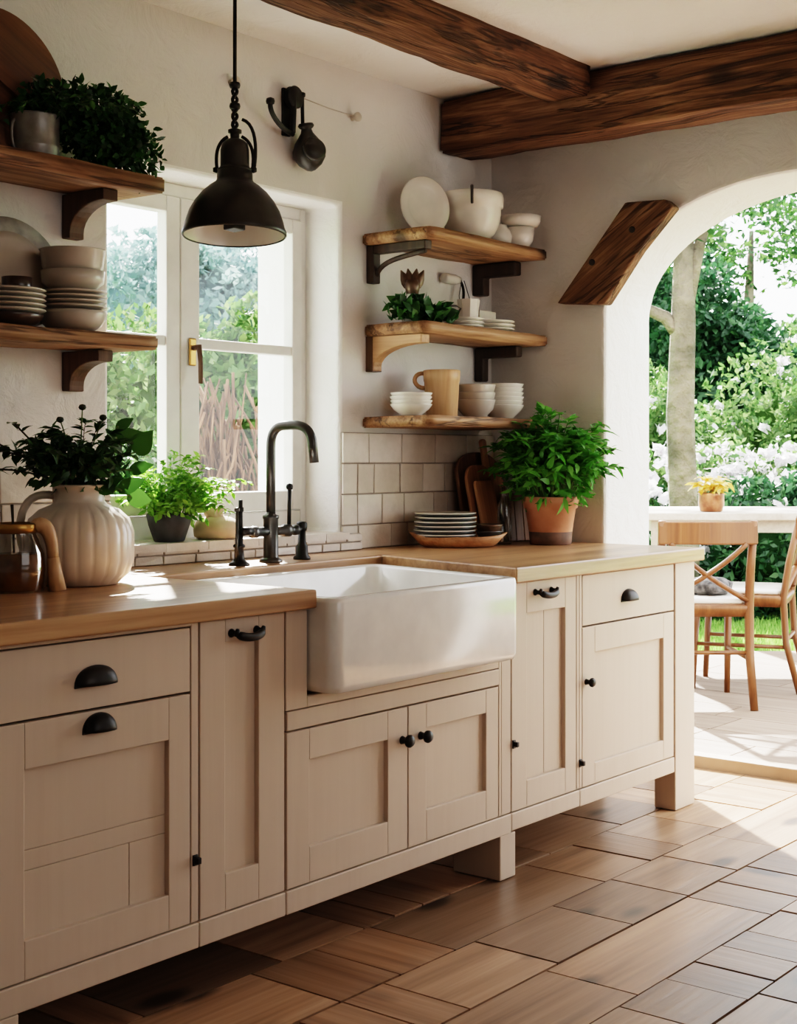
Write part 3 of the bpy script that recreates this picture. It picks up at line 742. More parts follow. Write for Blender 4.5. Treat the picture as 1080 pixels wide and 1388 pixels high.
# ------------------------------------------------------------------ crockery
def bowl_prof(r, h, t=.005, foot=.45, curve=.5):
    out = [(0, 0), (r * foot, 0), (r * foot, h * .06)]
    for k in range(1, 9):
        a = PI / 2 * k / 8; out.append((r * foot + (r - r * foot) * math.sin(a) ** (1 - curve * .3), h * .06 + h * .94 * (1 - math.cos(a)) ** .9))
    inn = [(q - t, z) for q, z in out[3:]][::-1]
    return out + [(r - t * .5, h + t * .3)] + inn + [(r * foot * .8, h * .06 + t), (0, h * .06 + t)]
def plate_prof(r, h=.014, t=.005):
    return [(0, 0), (r * .6, 0), (r * .66, .002), (r * .96, h - t), (r, h - t * .5), (r * .97, h), (r * .66, .002 + t), (r * .6, t * .9), (0, t * .9)]
def vessel(name, mb, mat, loc, label, cat, group=None):
    return tag(mb.build(name, mat, loc=loc), label, cat, group)
def stackcopies(src, n, dz, jit, rng):
    out = [src]
    for k in range(1, n):
        c = src.copy(); C.objects.link(c); c.location = (src.location.x + rng.uniform(-jit, jit), src.location.y + rng.uniform(-jit, jit), src.location.z + k * dz); c.rotation_euler = (0, 0, rng.random() * 6)
        out.append(c)
    return out
ORD = ['lowest', 'second lowest', 'third', 'fourth', 'fifth', 'sixth', 'seventh']
def ordn(k, n):
    return 'lowest' if k == 0 else ('topmost' if k == n - 1 else (['', 'second', 'third', 'fourth', 'fifth', 'sixth'][k] + ' from bottom'))
rng = random.Random(21)
# lower left shelf
Z = 1.5325
x, y = 2.365, -.128
vessel('serving_bowl', MB().lathe(bowl_prof(.088, .052), (x, y, Z)), M['stoneware'], (x, y, Z), 'wide grey bowl at the base of the crockery pile beside the window', 'bowl')
src = tag(MB().lathe(plate_prof(.088, .013), (x, y, Z + .0545)).build('dinner_plate', M['stoneware'], loc=(x, y, Z + .0545)), '', 'plate')
for k, o in enumerate(stackcopies(src, 4, .0125, .002, rng)): tag(o, 'grey plate sandwiched between bowls beside the window, %s of four' % ordn(k, 4), 'plate', 'grey plates in the crockery pile')
vessel('serving_bowl', MB().lathe([(0, 0), (.055, 0), (.06, .004), (.079, .02), (.082, .05), (.079, .05), (.074, .02), (.055, .008), (0, .007)], (x, y, Z + .1065)), M['stoneware'], (x, y, Z + .1065), 'straight-sided grey bowl under the topmost bowl beside the window', 'bowl')
vessel('serving_bowl', MB().lathe([(0, 0), (.05, 0), (.062, .004), (.078, .03), (.083, .072), (.086, .075), (.08, .074), (.073, .03), (.055, .010), (0, .009)], (x, y, Z + .1365)), M['stoneware'], (x, y, Z + .1365), 'topmost grey bowl of the crockery pile beside the window', 'bowl')
x, y = 2.165, -.128
vessel('serving_bowl', MB().lathe(bowl_prof(.085, .03), (x, y, Z)), M['darkclay'], (x, y, Z), 'shallow dark bowl beneath the dark plates with pale rims', 'bowl')
pl = empty('rimmed_plate', (x, y, Z + .031), '', 'plate')
MB().lathe(plate_prof(.093, .012), (x, y, Z + .031)).build('rim', M['stoneware'], pl)
MB().lathe([(0, .0045), (.062, .0048), (.085, .0105), (.084, .0112), (.062, .0058), (0, .0056)], (x, y, Z + .031)).build('glaze', M['platerim'], pl)
for k in range(5):
    o = pl if k == 0 else copy_tree(pl)
    o.location.z = Z + .031 + .0125 * k
    tag(o, 'dark plate with pale rim under the dark cup, %s of five' % ordn(k, 5), 'plate', 'dark plates with pale rims')
vessel('small_cup', MB().lathe([(0, 0), (.032, 0), (.036, .004), (.037, .036), (.034, .036), (.033, .006), (0, .005)], (2.19, -.13, Z + .0885)), M['darkclay'], (2.19, -.13, Z + .0885), 'small dark brown cup on top of the rimmed plates', 'cup')
def leaning(name, prof, mat, c, tilt, label, cat, sx=1, seg=48, rz=0):
    o = MB().lathe(prof, (0, 0, 0), seg).build(name, mat)
    o.rotation_euler = Euler((PI / 2 - tilt, 0, rz)); o.scale = (sx, 1, 1); o.location = c; return tag(o, label, cat)
op = leaning('oval_platter', [(0, 0), (.10, .0), (.112, .006), (.145, .010), (.146, .014), (.112, .012), (.10, .006), (0, .006)], M['lichen'], (2.235, -.046, Z + .1455), .2, 'oval grey platter with speckled rim leaning behind the crockery', 'platter', 1.05)
w_ = MB().lathe([(0, .0062), (.10, .0062), (.108, .0105), (.108, .012), (.09, .0085), (0, .008)], (0, 0, 0), 48).build('well', M['stoneware']); w_.parent = op; w_['label'] = 'smooth beige centre'
# upper left shelf
Z = 1.958
rb = empty('round_board', (2.205, -.055, Z + .1935), 'large round dark wooden board leaning on the shelf behind the zinc pot', 'wooden board')
MB().lathe([(0, 0), (.192, 0), (.196, .004), (.196, .014), (.192, .018), (0, .018)], (2.205, -.055, Z + .1935), 56).build('board', M['roundboard'], rb)
MB().box(2.205 - .17, 2.205 + .17, -.055 - .02, -.055 + .02, Z + .1935 + .0185, Z + .1935 + .026).build('batten', M['roundboard'], rb)
rb.rotation_euler = (PI / 2 - .17, .5, 0)

def bush(root_b, root_d, n, spread, height, rng, leafL, leafW, stemr, nl, mbS, mbL, lean=(0, 0, 0), droop=.35, xmax=99, hmin=.5, wild=.35):
    for i in range(n):
        a = rng.random() * 2 * PI; s = math.sqrt(rng.random())
        b = Vector(root_b) + Vector((math.cos(a), math.sin(a), 0)) * s * root_d
        L = height * rng.uniform(hmin, 1.0)
        out = Vector((math.cos(a), math.sin(a), 0)) * spread * s * rng.uniform(.6, 1.2)
        top = b + out + Vector(lean) * rng.uniform(.4, 1.1) + Vector((0, 0, L * (1 - .35 * s)))
        mid = b + out * .25 + Vector((0, 0, L * .6))
        end = top + out * .25 - Vector((0, 0, droop * spread * s))
        pts = bez([b, mid, top, end], 7)
        if stemr: mbS.tube(pts, [stemr * (1 - .09 * k) for k in range(8)], 5, caps=False)
        for k in range(nl):
            t = .22 + .78 * (k + rng.random() * .6) / nl; q = min(6.99, t * 7); ii = int(q)
            p = pts[ii].lerp(pts[ii + 1], q - ii)
            if p.x > xmax: continue
            tg = (pts[ii + 1] - pts[ii]).normalized()
            an = rng.random() * 2 * PI
            dr = (Vector((math.cos(an), math.sin(an), rng.uniform(-.3, .6))) + tg * .6 + rv(rng) * wild)
            dr.normalize()
            l = leafL * rng.uniform(.6, 1.15)
            if p.x + dr.x * l > xmax: dr.x *= -1
            mbL.leaf(p, dr, Vector((0, 0, 1)) + rv(rng) * .5, l, leafW * rng.uniform(.7, 1.15), rng.uniform(.1, .5))
def leafball(mb, c, rad, n, L, W, rng, inner=.35, xmax=99, zmin=-9):
    c = Vector(c)
    for i in range(n):
        v = rv(rng); q = inner + (1 - inner) * rng.random() ** .6
        p = c + Vector((v.x * rad[0], v.y * rad[1], v.z * rad[2])) * q * (1 + .25 * noise.noise(v * 2.2 + c))
        d = (v + rv(rng) * .8 + Vector((0, 0, -.15))).normalized(); l = L * rng.uniform(.6, 1.15)
        if p.x + d.x * l > xmax: d.x = -abs(d.x)
        if p.z < zmin: p.z = zmin
        if p.z + d.z * l * 1.3 < zmin: d.z = abs(d.z)
        mb.leaf(p, d, v + rv(rng) * .7, l, W * rng.uniform(.7, 1.15), rng.uniform(.1, .45))
def potted(name, loc, label, cat): return empty(name, loc, label, cat)

p = potted('potted_plant', (2.255, -.115, Z), 'zinc pot overflowing with dark green foliage on the upper left shelf', 'potted plant')
MB().lathe([(0, 0), (.058, 0), (.061, .004), (.061, .03), (.0625, .033), (.061, .036), (.0615, .108), (.064, .112), (.061, .114), (.058, .108), (.057, .09), (0, .09)], (2.255, -.115, Z), 40).build('pot', M['zinc'], p)
MB().tube(bez([(2.196, -.115, Z + .095), (2.178, -.118, Z + .09), (2.18, -.12, Z + .03), (2.196, -.115, Z + .02)]), .004, 8).build('handle', M['zinc'], p)
S, Lf = MB(), MB(); rng = random.Random(31)
bush((2.27, -.125, Z + .09), .035, 50, .12, .12, rng, .024, .016, .0012, 12, S, Lf, (.06, -.01, .0), .4)
leafball(Lf, (2.435, -.135, Z + .115), (.15, .105, .105), 1500, .026, .018, rng, .3)
leafball(Lf, (2.52, -.165, Z + .06), (.09, .085, .09), 420, .024, .017, rng, .2)
leafball(Lf, (2.30, -.12, Z + .155), (.09, .08, .055), 380, .024, .017, rng, .2)
Lf.v = [(v[0], min(v[1], -.112) if v[0] < 2.44 else v[1], v[2]) for v in Lf.v]
S.v = [(v[0], min(v[1], -.112) if v[0] < 2.44 else v[1], v[2]) for v in S.v]
S.build('stems', M['stem'], p); Lf.build('foliage', M['box'], p)
# right shelves, top
Z = 1.9605
leaning('dinner_plate', plate_prof(.104, .014, .005), M['china'], (3.87, -.115, Z + .1045), .16, 'large cream plate leaning upright behind the mixing bowl on the topmost shelf', 'plate', .88, rz=-.5)
mb = empty('mixing_bowl', (4.065, -.175, Z), 'large white mixing bowl with spout and dark strap on the topmost shelf', 'bowl')
bp = [(0, 0), (.052, 0), (.056, .005), (.080, .026), (.096, .058), (.102, .09), (.1025, .116), (.111, .119), (.112, .15), (.109, .166), (.104, .169), (.100, .165), (.100, .12), (.094, .06), (.078, .032), (.05, .012), (0, .01)]
A0 = math.atan2(.62, -.78)
def lip(a, i):
    if not 7 <= i <= 12: return 1
    q = (a - A0 + PI) % (2 * PI) - PI
    return 1 + (.20 if 8 <= i <= 11 else .08) * math.exp(-(q / .22) ** 2)
MB().lathe(bp, (4.065, -.175, Z), 96, rfun=lip).build('body', M['china'], mb)
sx_, sy_ = 4.065 - .088, -.175 - .066
st = MB(); st.tube(bez([(sx_ - .006, sy_ - .004, Z + .118), (sx_ - .03, sy_ - .02, Z + .135), (sx_ - .026, sy_ - .018, Z + .185), (sx_ + .012, sy_ + .01, Z + .178)], 10), .005, 8); s_ = st.build('strap', M['leather'], mb); s_['label'] = 'dark leather strap'
vessel('small_jar', MB().lathe([(0, 0), (.03, 0), (.042, .012), (.047, .035), (.04, .06), (.028, .07), (.028, .078), (.024, .078), (.024, .068), (0, .06)], (4.222, -.185, Z)), M['china'], (4.222, -.185, Z), 'small round white jar tucked between the mixing bowl and small bowls', 'jar')
vessel('small_bowl', MB().lathe([(0, 0), (.03, 0), (.034, .004), (.05, .025), (.054, .072), (.051, .072), (.046, .026), (.03, .009), (0, .008)], (4.29, -.225, Z)), M['china'], (4.29, -.225, Z), 'round white cup under a wider bowl at the end of the topmost shelf', 'cup')
vessel('small_bowl', MB().lathe([(0, 0), (.045, 0), (.06, .005), (.070, .02), (.073, .042), (.07, .043), (.066, .02), (.05, .009), (0, .008)], (4.30, -.225, Z + .073)), M['china'], (4.30, -.225, Z + .073), 'wide white bowl stacked on the cup at the end of the topmost shelf', 'bowl')
# middle
Z = 1.656
fs = empty('fish_ornament', (3.80, -.12, Z), 'brown glazed fish ornament with flared tail standing behind the leaves', 'ornament')
MB().lathe([(0, 0), (.03, 0), (.036, .015), (.034, .045), (.028, .07), (.022, .09), (.02, .11), (.0, .115)], (3.80, -.12, Z), 20).build('body', M['lichen'], fs)
tl = MB()
for a in (-.42, -.15, .15, .42):
    dd = Vector((math.sin(a) * .62, -.78 * math.sin(a), .9)).normalized(); tl.leaf((3.80 + .012 * a, -.12 - .016 * a, Z + .118), dd, (.78, .62, .1), .074, .034, -.16, 5, .5)
tl.lathe([(0, 0), (.019, .004), (.024, .03), (.018, .05), (0, .052)], (3.80, -.12, Z + .10), 14)
tl.build('tail', M['bronze'], fs, solid=.004)
lb = MB(); rng = random.Random(6)
leafball(lb, (3.715, -.18, Z + .04), (.085, .055, .042), 130, .045, .032, rng, .1, 99, Z + .004)
leafball(lb, (3.83, -.20, Z + .028), (.075, .045, .03), 75, .045, .032, rng, .1, 99, Z + .004)
for i, v in enumerate(lb.v):
    if v[2] < Z: lb.v[i] = (v[0], v[1], Z + .0005)
tag(lb.build('leafy_bunch', M['box'], loc=(3.8, -.18, Z)), 'bunch of dark green leaves lying on the middle corner shelf', 'leaves')
src = tag(MB().lathe(plate_prof(.088, .014), (4.215, -.15, Z)).build('dinner_plate', M['china'], loc=(4.215, -.15, Z)), '', 'plate')
for k, o in enumerate(stackcopies(src, 3, .0135, .002, rng)): tag(o, 'white plate in the right stack on the middle corner shelf, %s of three' % ordn(k, 3), 'plate', 'right plate stack on the middle shelf')
src = tag(MB().lathe(plate_prof(.072, .013), (4.045, -.155, Z)).build('side_plate', M['china'], loc=(4.045, -.155, Z)), '', 'plate')
for k, o in enumerate(stackcopies(src, 3, .013, .002, rng)): tag(o, 'side plate beneath the white mug on the middle shelf, %s of three' % ordn(k, 3), 'plate', 'plates under the white mug')
mz = Z + .0405
vessel('white_mug', MB().lathe([(0, 0), (.03, 0), (.034, .004), (.036, .03), (.041, .066), (.038, .066), (.033, .03), (.03, .007), (0, .006)], (4.075, -.155, mz), 8, smooth=False), M['china'], (4.075, -.155, mz), 'white faceted mug standing on the side plates', 'mug')
vessel('small_box', MB().box(4.165, 4.265, -.14, -.08, Z + .0425, Z + .078), M['china'], (4.2, -.11, Z + .0425), 'low white block resting on the right plate stack', 'box')
wc = MB(); wc.tube([(3.95, -.10, Z + .078), (4.01, -.15, Z + .080), (4.022, -.16, Z + .072), (4.0, -.142, Z + .02), (3.985, -.13, Z + .003)], .0035, 8)
wc.tube([(3.95, -.10, Z + .078), (3.955, -.105, Z + .003)], .0035, 8)
tag(wc.build('wire_stand', M['gunmetal'], loc=(3.98, -.13, Z)), 'bent wire plate stand between the leaves and white mug', 'wire stand')
hk = empty('wall_hook', (4.19, -.001, 1.853), 'white ceramic wall hook below the topmost corner shelf', 'hook')
h = MB().lathe([(0, 0), (.016, .001), (.019, .02), (.018, .07), (.012, .10), (0, .104)], seg=20, T=Matrix.Translation((4.105, -.022, 1.853)) @ Matrix.Rotation(PI / 2, 4, 'Y')); h.build('arm', M['china'], hk)
h = MB(); h.tube(bez([(4.195, -.022, 1.858), (4.21, -.04, 1.84), (4.21, -.04, 1.80), (4.185, -.05, 1.765)], 10), .005, 8); h.build('hook', M['iron'], hk)
wl = MB(); wl.tube([(4.185, -.045, 1.85), (4.15, -.06, 1.79), (4.14, -.07, 1.765)], .0015, 6); wl.tube([(4.20, -.045, 1.85), (4.225, -.06, 1.765)], .0015, 6); wl.build('wire', M['gunmetal'], hk)
# lowest
Z = 1.3485
src = tag(MB().lathe([(0, 0), (.035, 0), (.038, .005), (.06, .022), (.07, .036), (.0705, .039), (.067, .038), (.055, .022), (.035, .009), (0, .008)], (3.755, -.15, Z)).build('shallow_bowl', M['china'], loc=(3.755, -.15, Z)), '', 'bowl')
for k, o in enumerate(stackcopies(src, 4, .0125, .0015, rng)): tag(o, 'shallow white bowl in the stack left of the wooden pitcher, %s of four' % ordn(k, 4), 'bowl', 'shallow bowls left of the pitcher')
pt = empty('pitcher', (3.925, -.15, Z), 'tan wooden pitcher with small side handle on the lowest corner shelf', 'pitcher')
MB().lathe([(0, 0), (.052, 0), (.054, .004), (.060, .12), (.062, .122), (.064, .158), (.060, .16), (.056, .125), (.05, .01), (0, .009)], (3.925, -.15, Z), 40).build('body', M['pitcher'], pt)
MB().tube(bez([(3.889, -.105, Z + .148), (3.862, -.071, Z + .158), (3.858, -.066, Z + .10), (3.89, -.106, Z + .098)], 10), .0075, 8).build('handle', M['pitcher'], pt)
x, y = 4.11, -.16
src = tag(MB().lathe([(0, 0), (.036, 0), (.04, .006), (.062, .03), (.07, .06), (.0705, .064), (.067, .062), (.058, .03), (.036, .012), (0, .011)], (x, y, Z)).build('deep_bowl', M['stoneware'], loc=(x, y, Z)), '', 'bowl')
for k, o in enumerate(stackcopies(src, 3, .0265, .001, rng)): tag(o, 'deep beige bowl in the stack right of the wooden pitcher, %s of three' % ordn(k, 3), 'bowl', 'deep bowls right of the pitcher')
x, y = 4.275, -.16
src = tag(MB().lathe([(0, 0), (.04, 0), (.044, .006), (.068, .03), (.078, .047), (.0785, .05), (.075, .049), (.063, .03), (.04, .011), (0, .01)], (x, y, Z)).build('white_bowl', M['china'], loc=(x, y, Z)), '', 'bowl')
for k, o in enumerate(stackcopies(src, 6, .0152, .0015, rng)): tag(o, 'white bowl in the rightmost stack on the lowest corner shelf, %s of six' % ordn(k, 6), 'bowl', 'white bowls at the end of the lowest shelf')

# ------------------------------------------------------------------ pendant and wall ironwork
lx, ly = 2.68, -.40
TL = Matrix.Translation((lx, ly, 1.97)) @ Matrix.Rotation(math.radians(-4), 4, Vector((.62213, -.78291, 0))) @ Matrix.Translation((-lx, -ly, -1.97))
lp = empty('pendant_lamp', (lx, ly, 1.79), 'black iron dome pendant lamp hanging in front of the window', 'lamp')
outer = [(.1335, 1.790), (.136, 1.793), (.136, 1.800), (.131, 1.812), (.127, 1.828), (.118, 1.855), (.104, 1.88), (.086, 1.903), (.066, 1.921), (.05, 1.932), (.046, 1.940), (.045, 1.962), (.039, 1.966)]
MB().lathe(outer, (lx, ly, 0), 64, T=TL).build('lamp_shade', M['lampmetal'], lp, solid=.0025)
MB().lathe([(.1315, 1.7925), (.1285, 1.812), (.1245, 1.828), (.1155, 1.854), (.1015, 1.8785), (.084, 1.90), (.06, 1.921), (.0, 1.93)], (lx, ly, 0), 64, T=TL).build('reflector', M['reflector'], lp)
MB().lathe([(0, 1.962), (.046, 1.962), (.047, 1.968), (.040, 1.972), (.038, 1.978), (.0375, 2.02), (.034, 2.036), (.024, 2.045), (.012, 2.05), (.012, 2.062), (.018, 2.064), (.018, 2.072), (.008, 2.076), (0, 2.076)], (lx, ly, 0), 32).build('cap', M['lampmetal'], lp)
MB().box(lx - .021, lx + .021, ly - .021, ly + .021, 1.806, 1.925, T=TL).build('lamp_holder', M['iron'], lp, bevel=.003)
yk = MB()
r_ = (.62213, -.78291)
for s in (-1, 1):
    P_ = lambda u, z: (lx + s * r_[0] * u, ly + s * r_[1] * u, z)
    yk.tube(bez([P_(.046, 1.965), P_(.052, 2.0), P_(.05, 2.04), P_(.018, 2.055)], 10), .0045, 8)
    yk.lathe([(0, -.009), (.009, -.005), (.009, .005), (0, .009)], P_(.049, 1.967), 12)
yk.build('yoke', M['iron'], lp)
cd = MB()
for ph in (0, PI):
    cd.tube([(lx + .006 * math.cos(ph + k * .75), ly + .006 * math.sin(ph + k * .75), 2.07 + k * .0052) for k in range(22)], .005, 6)
cd.tube(bez([(lx + .012, ly - .015, 2.10), (lx + .035, ly - .045, 2.09), (lx + .036, ly - .046, 2.02), (lx + .032, ly - .04, 1.97)], 10), .0045, 8)
for zz in (2.135, 2.19): cd.lathe([(0, -.010), (.013, -.007), (.015, 0), (.013, .007), (0, .010)], (lx, ly, zz), 14)
cd.tube([(lx, ly, 2.18), (lx, ly, 2.499)], .0052, 8)
cd.build('cord', M['iron'], lp)
MB().lathe([(0, 0), (.05, 0), (.045, -.012), (.012, -.02), (0, -.02)], (lx, ly, 2.499), 24).build('ceiling_rose', M['iron'], lp)
pu = empty('wall_pulley', (3.30, 0, 2.30), 'black iron wall pulley with hook and bulbous weight above the window', 'pulley')
a = MB(); a.box(3.283, 3.317, -.012, -.0005, 2.22, 2.37)
a.tube([(3.30, -.012, 2.36), (3.302, -.035, 2.345), (3.298, -.04, 2.29), (3.296, -.038, 2.225)], [.012, .013, .010, .010], 10)
a.build('mount', M['iron'], pu, bevel=.003)
T = Matrix.Translation((3.305, -.035, 2.338)) @ Matrix.Rotation(PI / 2, 4, 'X') 
MB().lathe([(0, -.012), (.032, -.012), (.036, -.008), (.030, 0), (.036, .008), (.032, .012), (0, .012)], seg=28, T=T).build('wheel', M['iron'], pu)
h = MB(); h.tube(bez([(3.30, -.035, 2.222), (3.22, -.05, 2.225), (3.165, -.06, 2.265), (3.172, -.06, 2.292)], 12), .008, 10); h.lathe([(0, -.013), (.012, -.008), (.014, 0), (.012, .008), (0, .013)], (3.172, -.06, 2.297), 14); h.build('hook', M['iron'], pu)
w = MB(); w.tube([(3.338, -.04, 2.352), (3.338, -.042, 2.262)], .006, 8); w.lathe([(0, -.010), (.01, -.006), (.011, 0), (.01, .006), (0, .01)], (3.338, -.04, 2.352), 12); w.build('hanger', M['iron'], pu)
T = Matrix.Translation((3.338, -.055, 2.26)) @ Matrix.Rotation(-.18, 4, 'Y')
w = MB().lathe([(0, 0), (.022, 0), (.026, -.008), (.022, -.014), (.016, -.018), (.020, -.03), (.042, -.06), (.052, -.085), (.05, -.108), (.036, -.13), (.014, -.146), (0, -.15)], seg=28, T=T)
dirn = Matrix.Rotation(PI / 2, 4, 'X') @ Matrix.Identity(4)
w.lathe([(0, .0), (.036, .0), (.038, .012), (.034, .018), (0, .02)], seg=24, T=Matrix.Translation((3.335, -.09, 2.17)) @ Matrix.Rotation(-.5, 4, 'Z') @ Matrix.Rotation(PI / 2 - .2, 4, 'X'))
w.build('weight', M['lampmetal'], pu)
for x, z, lab in ((3.627, 2.339, 'small pale wall knob right of the pulley with a wire tied to it'), (3.061, 2.34, 'small pale wall knob beside the lamp cord')):
    o = MB().lathe([(0, 0), (.010, 0), (.009, .012), (.015, .02), (.016, .028), (.010, .034), (0, .035)], seg=16, T=Matrix.Translation((x, -.0005, z)) @ Matrix.Rotation(PI / 2, 4, 'X')).build('wall_mount_peg', M['stoneware'], loc=(x, -.0005, z)); tag(o, lab, 'knob')
tag(MB().tube([(3.345, -.034, 2.345), (3.48, -.03, 2.338), (3.612, -.022, 2.339)], .002, 6).build('wire', M['stoneware'], loc=(3.48, -.03, 2.34)), 'thin wire strung between the wall pulley and a knob', 'wire')

# ------------------------------------------------------------------ worktop, left: jug, bouquet, bottle
Z = WT + .0005
jx, jy = 2.215, -.34
j = empty('ceramic_jug', (jx, jy, Z), 'big cream ribbed jug on the worktop left of the window', 'jug')
prof = [(0, .0), (.086, 0), (.093, .004), (.118, .028), (.1285, .06), (.1285, .125), (.118, .158), (.094, .18), (.066, .192), (.06, .2), (.059, .222), (.064, .234), (.068, .238), (.064, .24), (.056, .222), (.056, .2), (.06, .19), (.1, .16), (.11, .1), (.09, .02), (0, .015)]
def ribs(a, i):
    return 1 + (.022 * abs(math.sin(a * 11)) ** .6 if 3 <= i <= 7 else 0) - (.011 if 3 <= i <= 7 else 0)
MB().lathe(prof, (jx, jy, Z), 176, rfun=ribs).build('body', M['cream'], j)
dl = (-.62213, .78291)
H_ = lambda u, z: (jx + dl[0] * u, jy + dl[1] * u, Z + z)
MB().tube(bez([H_(.058, .212), H_(.10, .222), H_(.148, .215), H_(.152, .15), H_(.148, .08), H_(.116, .055)], 14), [.010] * 15, 10, flat=1.5).build('handle', M['cream'], j)
rng = random.Random(12)
c = (jx, jy, Z + .225)
S, Lf = MB(), MB()
bush(c, .04, 55, .12, .20, rng, .032, .017, .0014, 18, S, Lf, (0, 0, 0), .2, 99, .4)
leafball(Lf, (c[0], c[1], c[2] + .05), (.12, .11, .05), 260, .034, .018, rng, .3)
dk = empty('foliage_bunch', c, 'dense bunch of dark fine-leaved stems filling the cream jug', 'foliage'); S.build('stems', M['darkstem'], dk); Lf.build('leaves', M['euc'], dk)
# arching sprig to the left
S, Lf = MB(), MB()
for tip, mid in (((-.185, .20, .15), (-.09, .1, .09)), ((-.14, .16, .10), (-.07, .09, .09)), ((-.09, .13, .16), (-.05, .06, .08)), ((-.15, .19, .05), (-.07, .1, .06)), ((-.03, .05, .135), (-.02, .02, .07))):
    pts = bez([c, Vector(c) + Vector(mid), Vector(c) + Vector(tip)], 9); S.tube(pts, .0022, 6)
    for k in range(2, 10):
        for s in (-1, 1):
            dd = Vector((rng.uniform(-1, 1), rng.uniform(-1, 1), rng.uniform(-.3, .8))); Lf.leaf(pts[k], dd, (0, 0, 1), rng.uniform(.028, .046), rng.uniform(.016, .028), .3)
dk = empty('leafy_sprig', c, 'sparse dark sprigs arching left out of the cream jug', 'foliage'); S.build('stems', M['darkstem'], dk); Lf.build('leaves', M['euc'], dk)
# broad leaves to the right
S, Lf = MB(), MB()
for (tip, L, W) in (((.05, -.055, .13), .085, .045), ((.10, -.10, .095), .07, .06), ((.085, -.095, .05), .062, .036), ((.06, -.085, .0), .07, .042), ((.075, -.10, -.015), .06, .05), ((.035, -.06, .01), .055, .03), ((.07, -.06, .155), .05, .03), ((.01, -.07, .0), .05, .028)):
    e = Vector(c) + Vector(tip); pts = bez([c, Vector(c) + Vector(tip) * .5 + Vector((0, 0, .03)), e], 6); S.tube(pts, .002, 6)
    dd = Vector((tip[0], tip[1], tip[2] * .8 + .02)).normalized()
    Lf.leaf(e - dd * .01, Vector((.5, -.62, .25 if tip[2] > .03 else -.15)) + Vector((rng.uniform(-.4, .2), rng.uniform(-.2, .3), rng.uniform(0, .5))), (-.78, -.62, .35), L, W, .15, 6, .12)
dk = empty('broad_leaf_sprig', c, 'sprigs with large rounded leaves on the right side of the jug', 'foliage'); S.build('stems', M['stem'], dk); Lf.build('leaves', M['broad'], dk)
S = MB(); buds = []
for tip in ((.005, -.005, .20), (-.03, .035, .17), (.035, -.045, .175)):
    e = Vector(c) + Vector(tip); S.tube(bez([c, Vector(c) + Vector((tip[0] * .2, tip[1] * .2, .06)), e], 6), .0016, 6); buds.append(MB().lathe([(0, -.008), (.007, -.005), (.0095, 0), (.007, .006), (0, .008)], e, 10))
dk = empty('bud_stems', c, 'thin stems with round dark buds standing in the cream jug', 'foliage'); S.build('stem', M['stem'], dk)
for b_ in buds: b_.build('bud', M['bud'], dk)
bx_, by_ = 2.005, -.375
bt = empty('oil_jug', (bx_, by_, Z), 'squat glass jug half full of amber oil at the worktop end', 'glass jug')
MB().lathe([(0, .002), (.058, .002), (.062, .008), (.064, .05), (.062, .085), (0, .085)], (bx_, by_, Z), 32).build('oil', M['oil'], bt)
MB().lathe([(0, 0), (.060, 0), (.0655, .006), (.067, .05), (.065, .088), (.055, .115), (.046, .135), (.048, .148), (.05, .15)], (bx_, by_, Z), 40).build('body', M['clearglass'], bt)
H_ = lambda u, z: (bx_ - dl[0] * u, by_ - dl[1] * u, Z + z)
MB().lathe([(.044, .132), (.051, .136), (.0515, .152), (.047, .156), (.043, .15), (.044, .132)], (bx_, by_, Z), 32).build('collar', M['brass'], bt)
MB().tube([(bx_ - .02, by_ - .02, Z + .09), (bx_ + .0, by_ + .01, Z + .15), (bx_ + .012, by_ + .03, Z + .195)], [.003, .003, .004], 6).build('stirring_stick', M['darkstem'], bt)
sc = MB()
q0 = Vector((bx_ + .055, by_ - .05, 0))
sc.tube(bez([(q0.x - .03, q0.y + .02, Z + .145), (q0.x - .012, q0.y, Z + .165), (q0.x + .002, q0.y - .008, Z + .13), (q0.x + .004, q0.y - .008, Z + .075)], 10), [.014, .017, .018, .018, .018, .017, .016, .015, .014, .0135, .013], 10)
sc.tube([(q0.x + .004, q0.y - .008, Z + .076), (q0.x + .006, q0.y - .01, Z + .05), (q0.x + .011, q0.y - .016, Z)], [.014, .0165, .020], 10)
tag(sc.build('wooden_scoop', M['pitcher'], loc=(q0.x + .01, q0.y - .015, Z)), 'curved pale wooden scoop standing upright against the amber oil jug', 'scoop')
mg = MB()
H2 = lambda u, z: (2.033 + .50 * u, -.275 - .63 * u, Z + z)
mg.tube(bez([H2(0, .145), H2(.045, .15), H2(.062, .15), H2(.064, .12)], 8) + bez([H2(.064, .1), H2(.064, .05), H2(.05, .045), H2(.01, .05)], 8), .0045, 8)
mg.lathe([(0, 0), (.03, 0), (.034, .004), (.036, .15), (.033, .15), (.031, .006), (0, .005)], (2.03, -.266, Z), 28)
tag(mg.build('glass_mug', M['cream'], loc=(2.03, -.266, Z)), 'tall beige mug with squared handle between the oil jug and cream jug', 'mug')
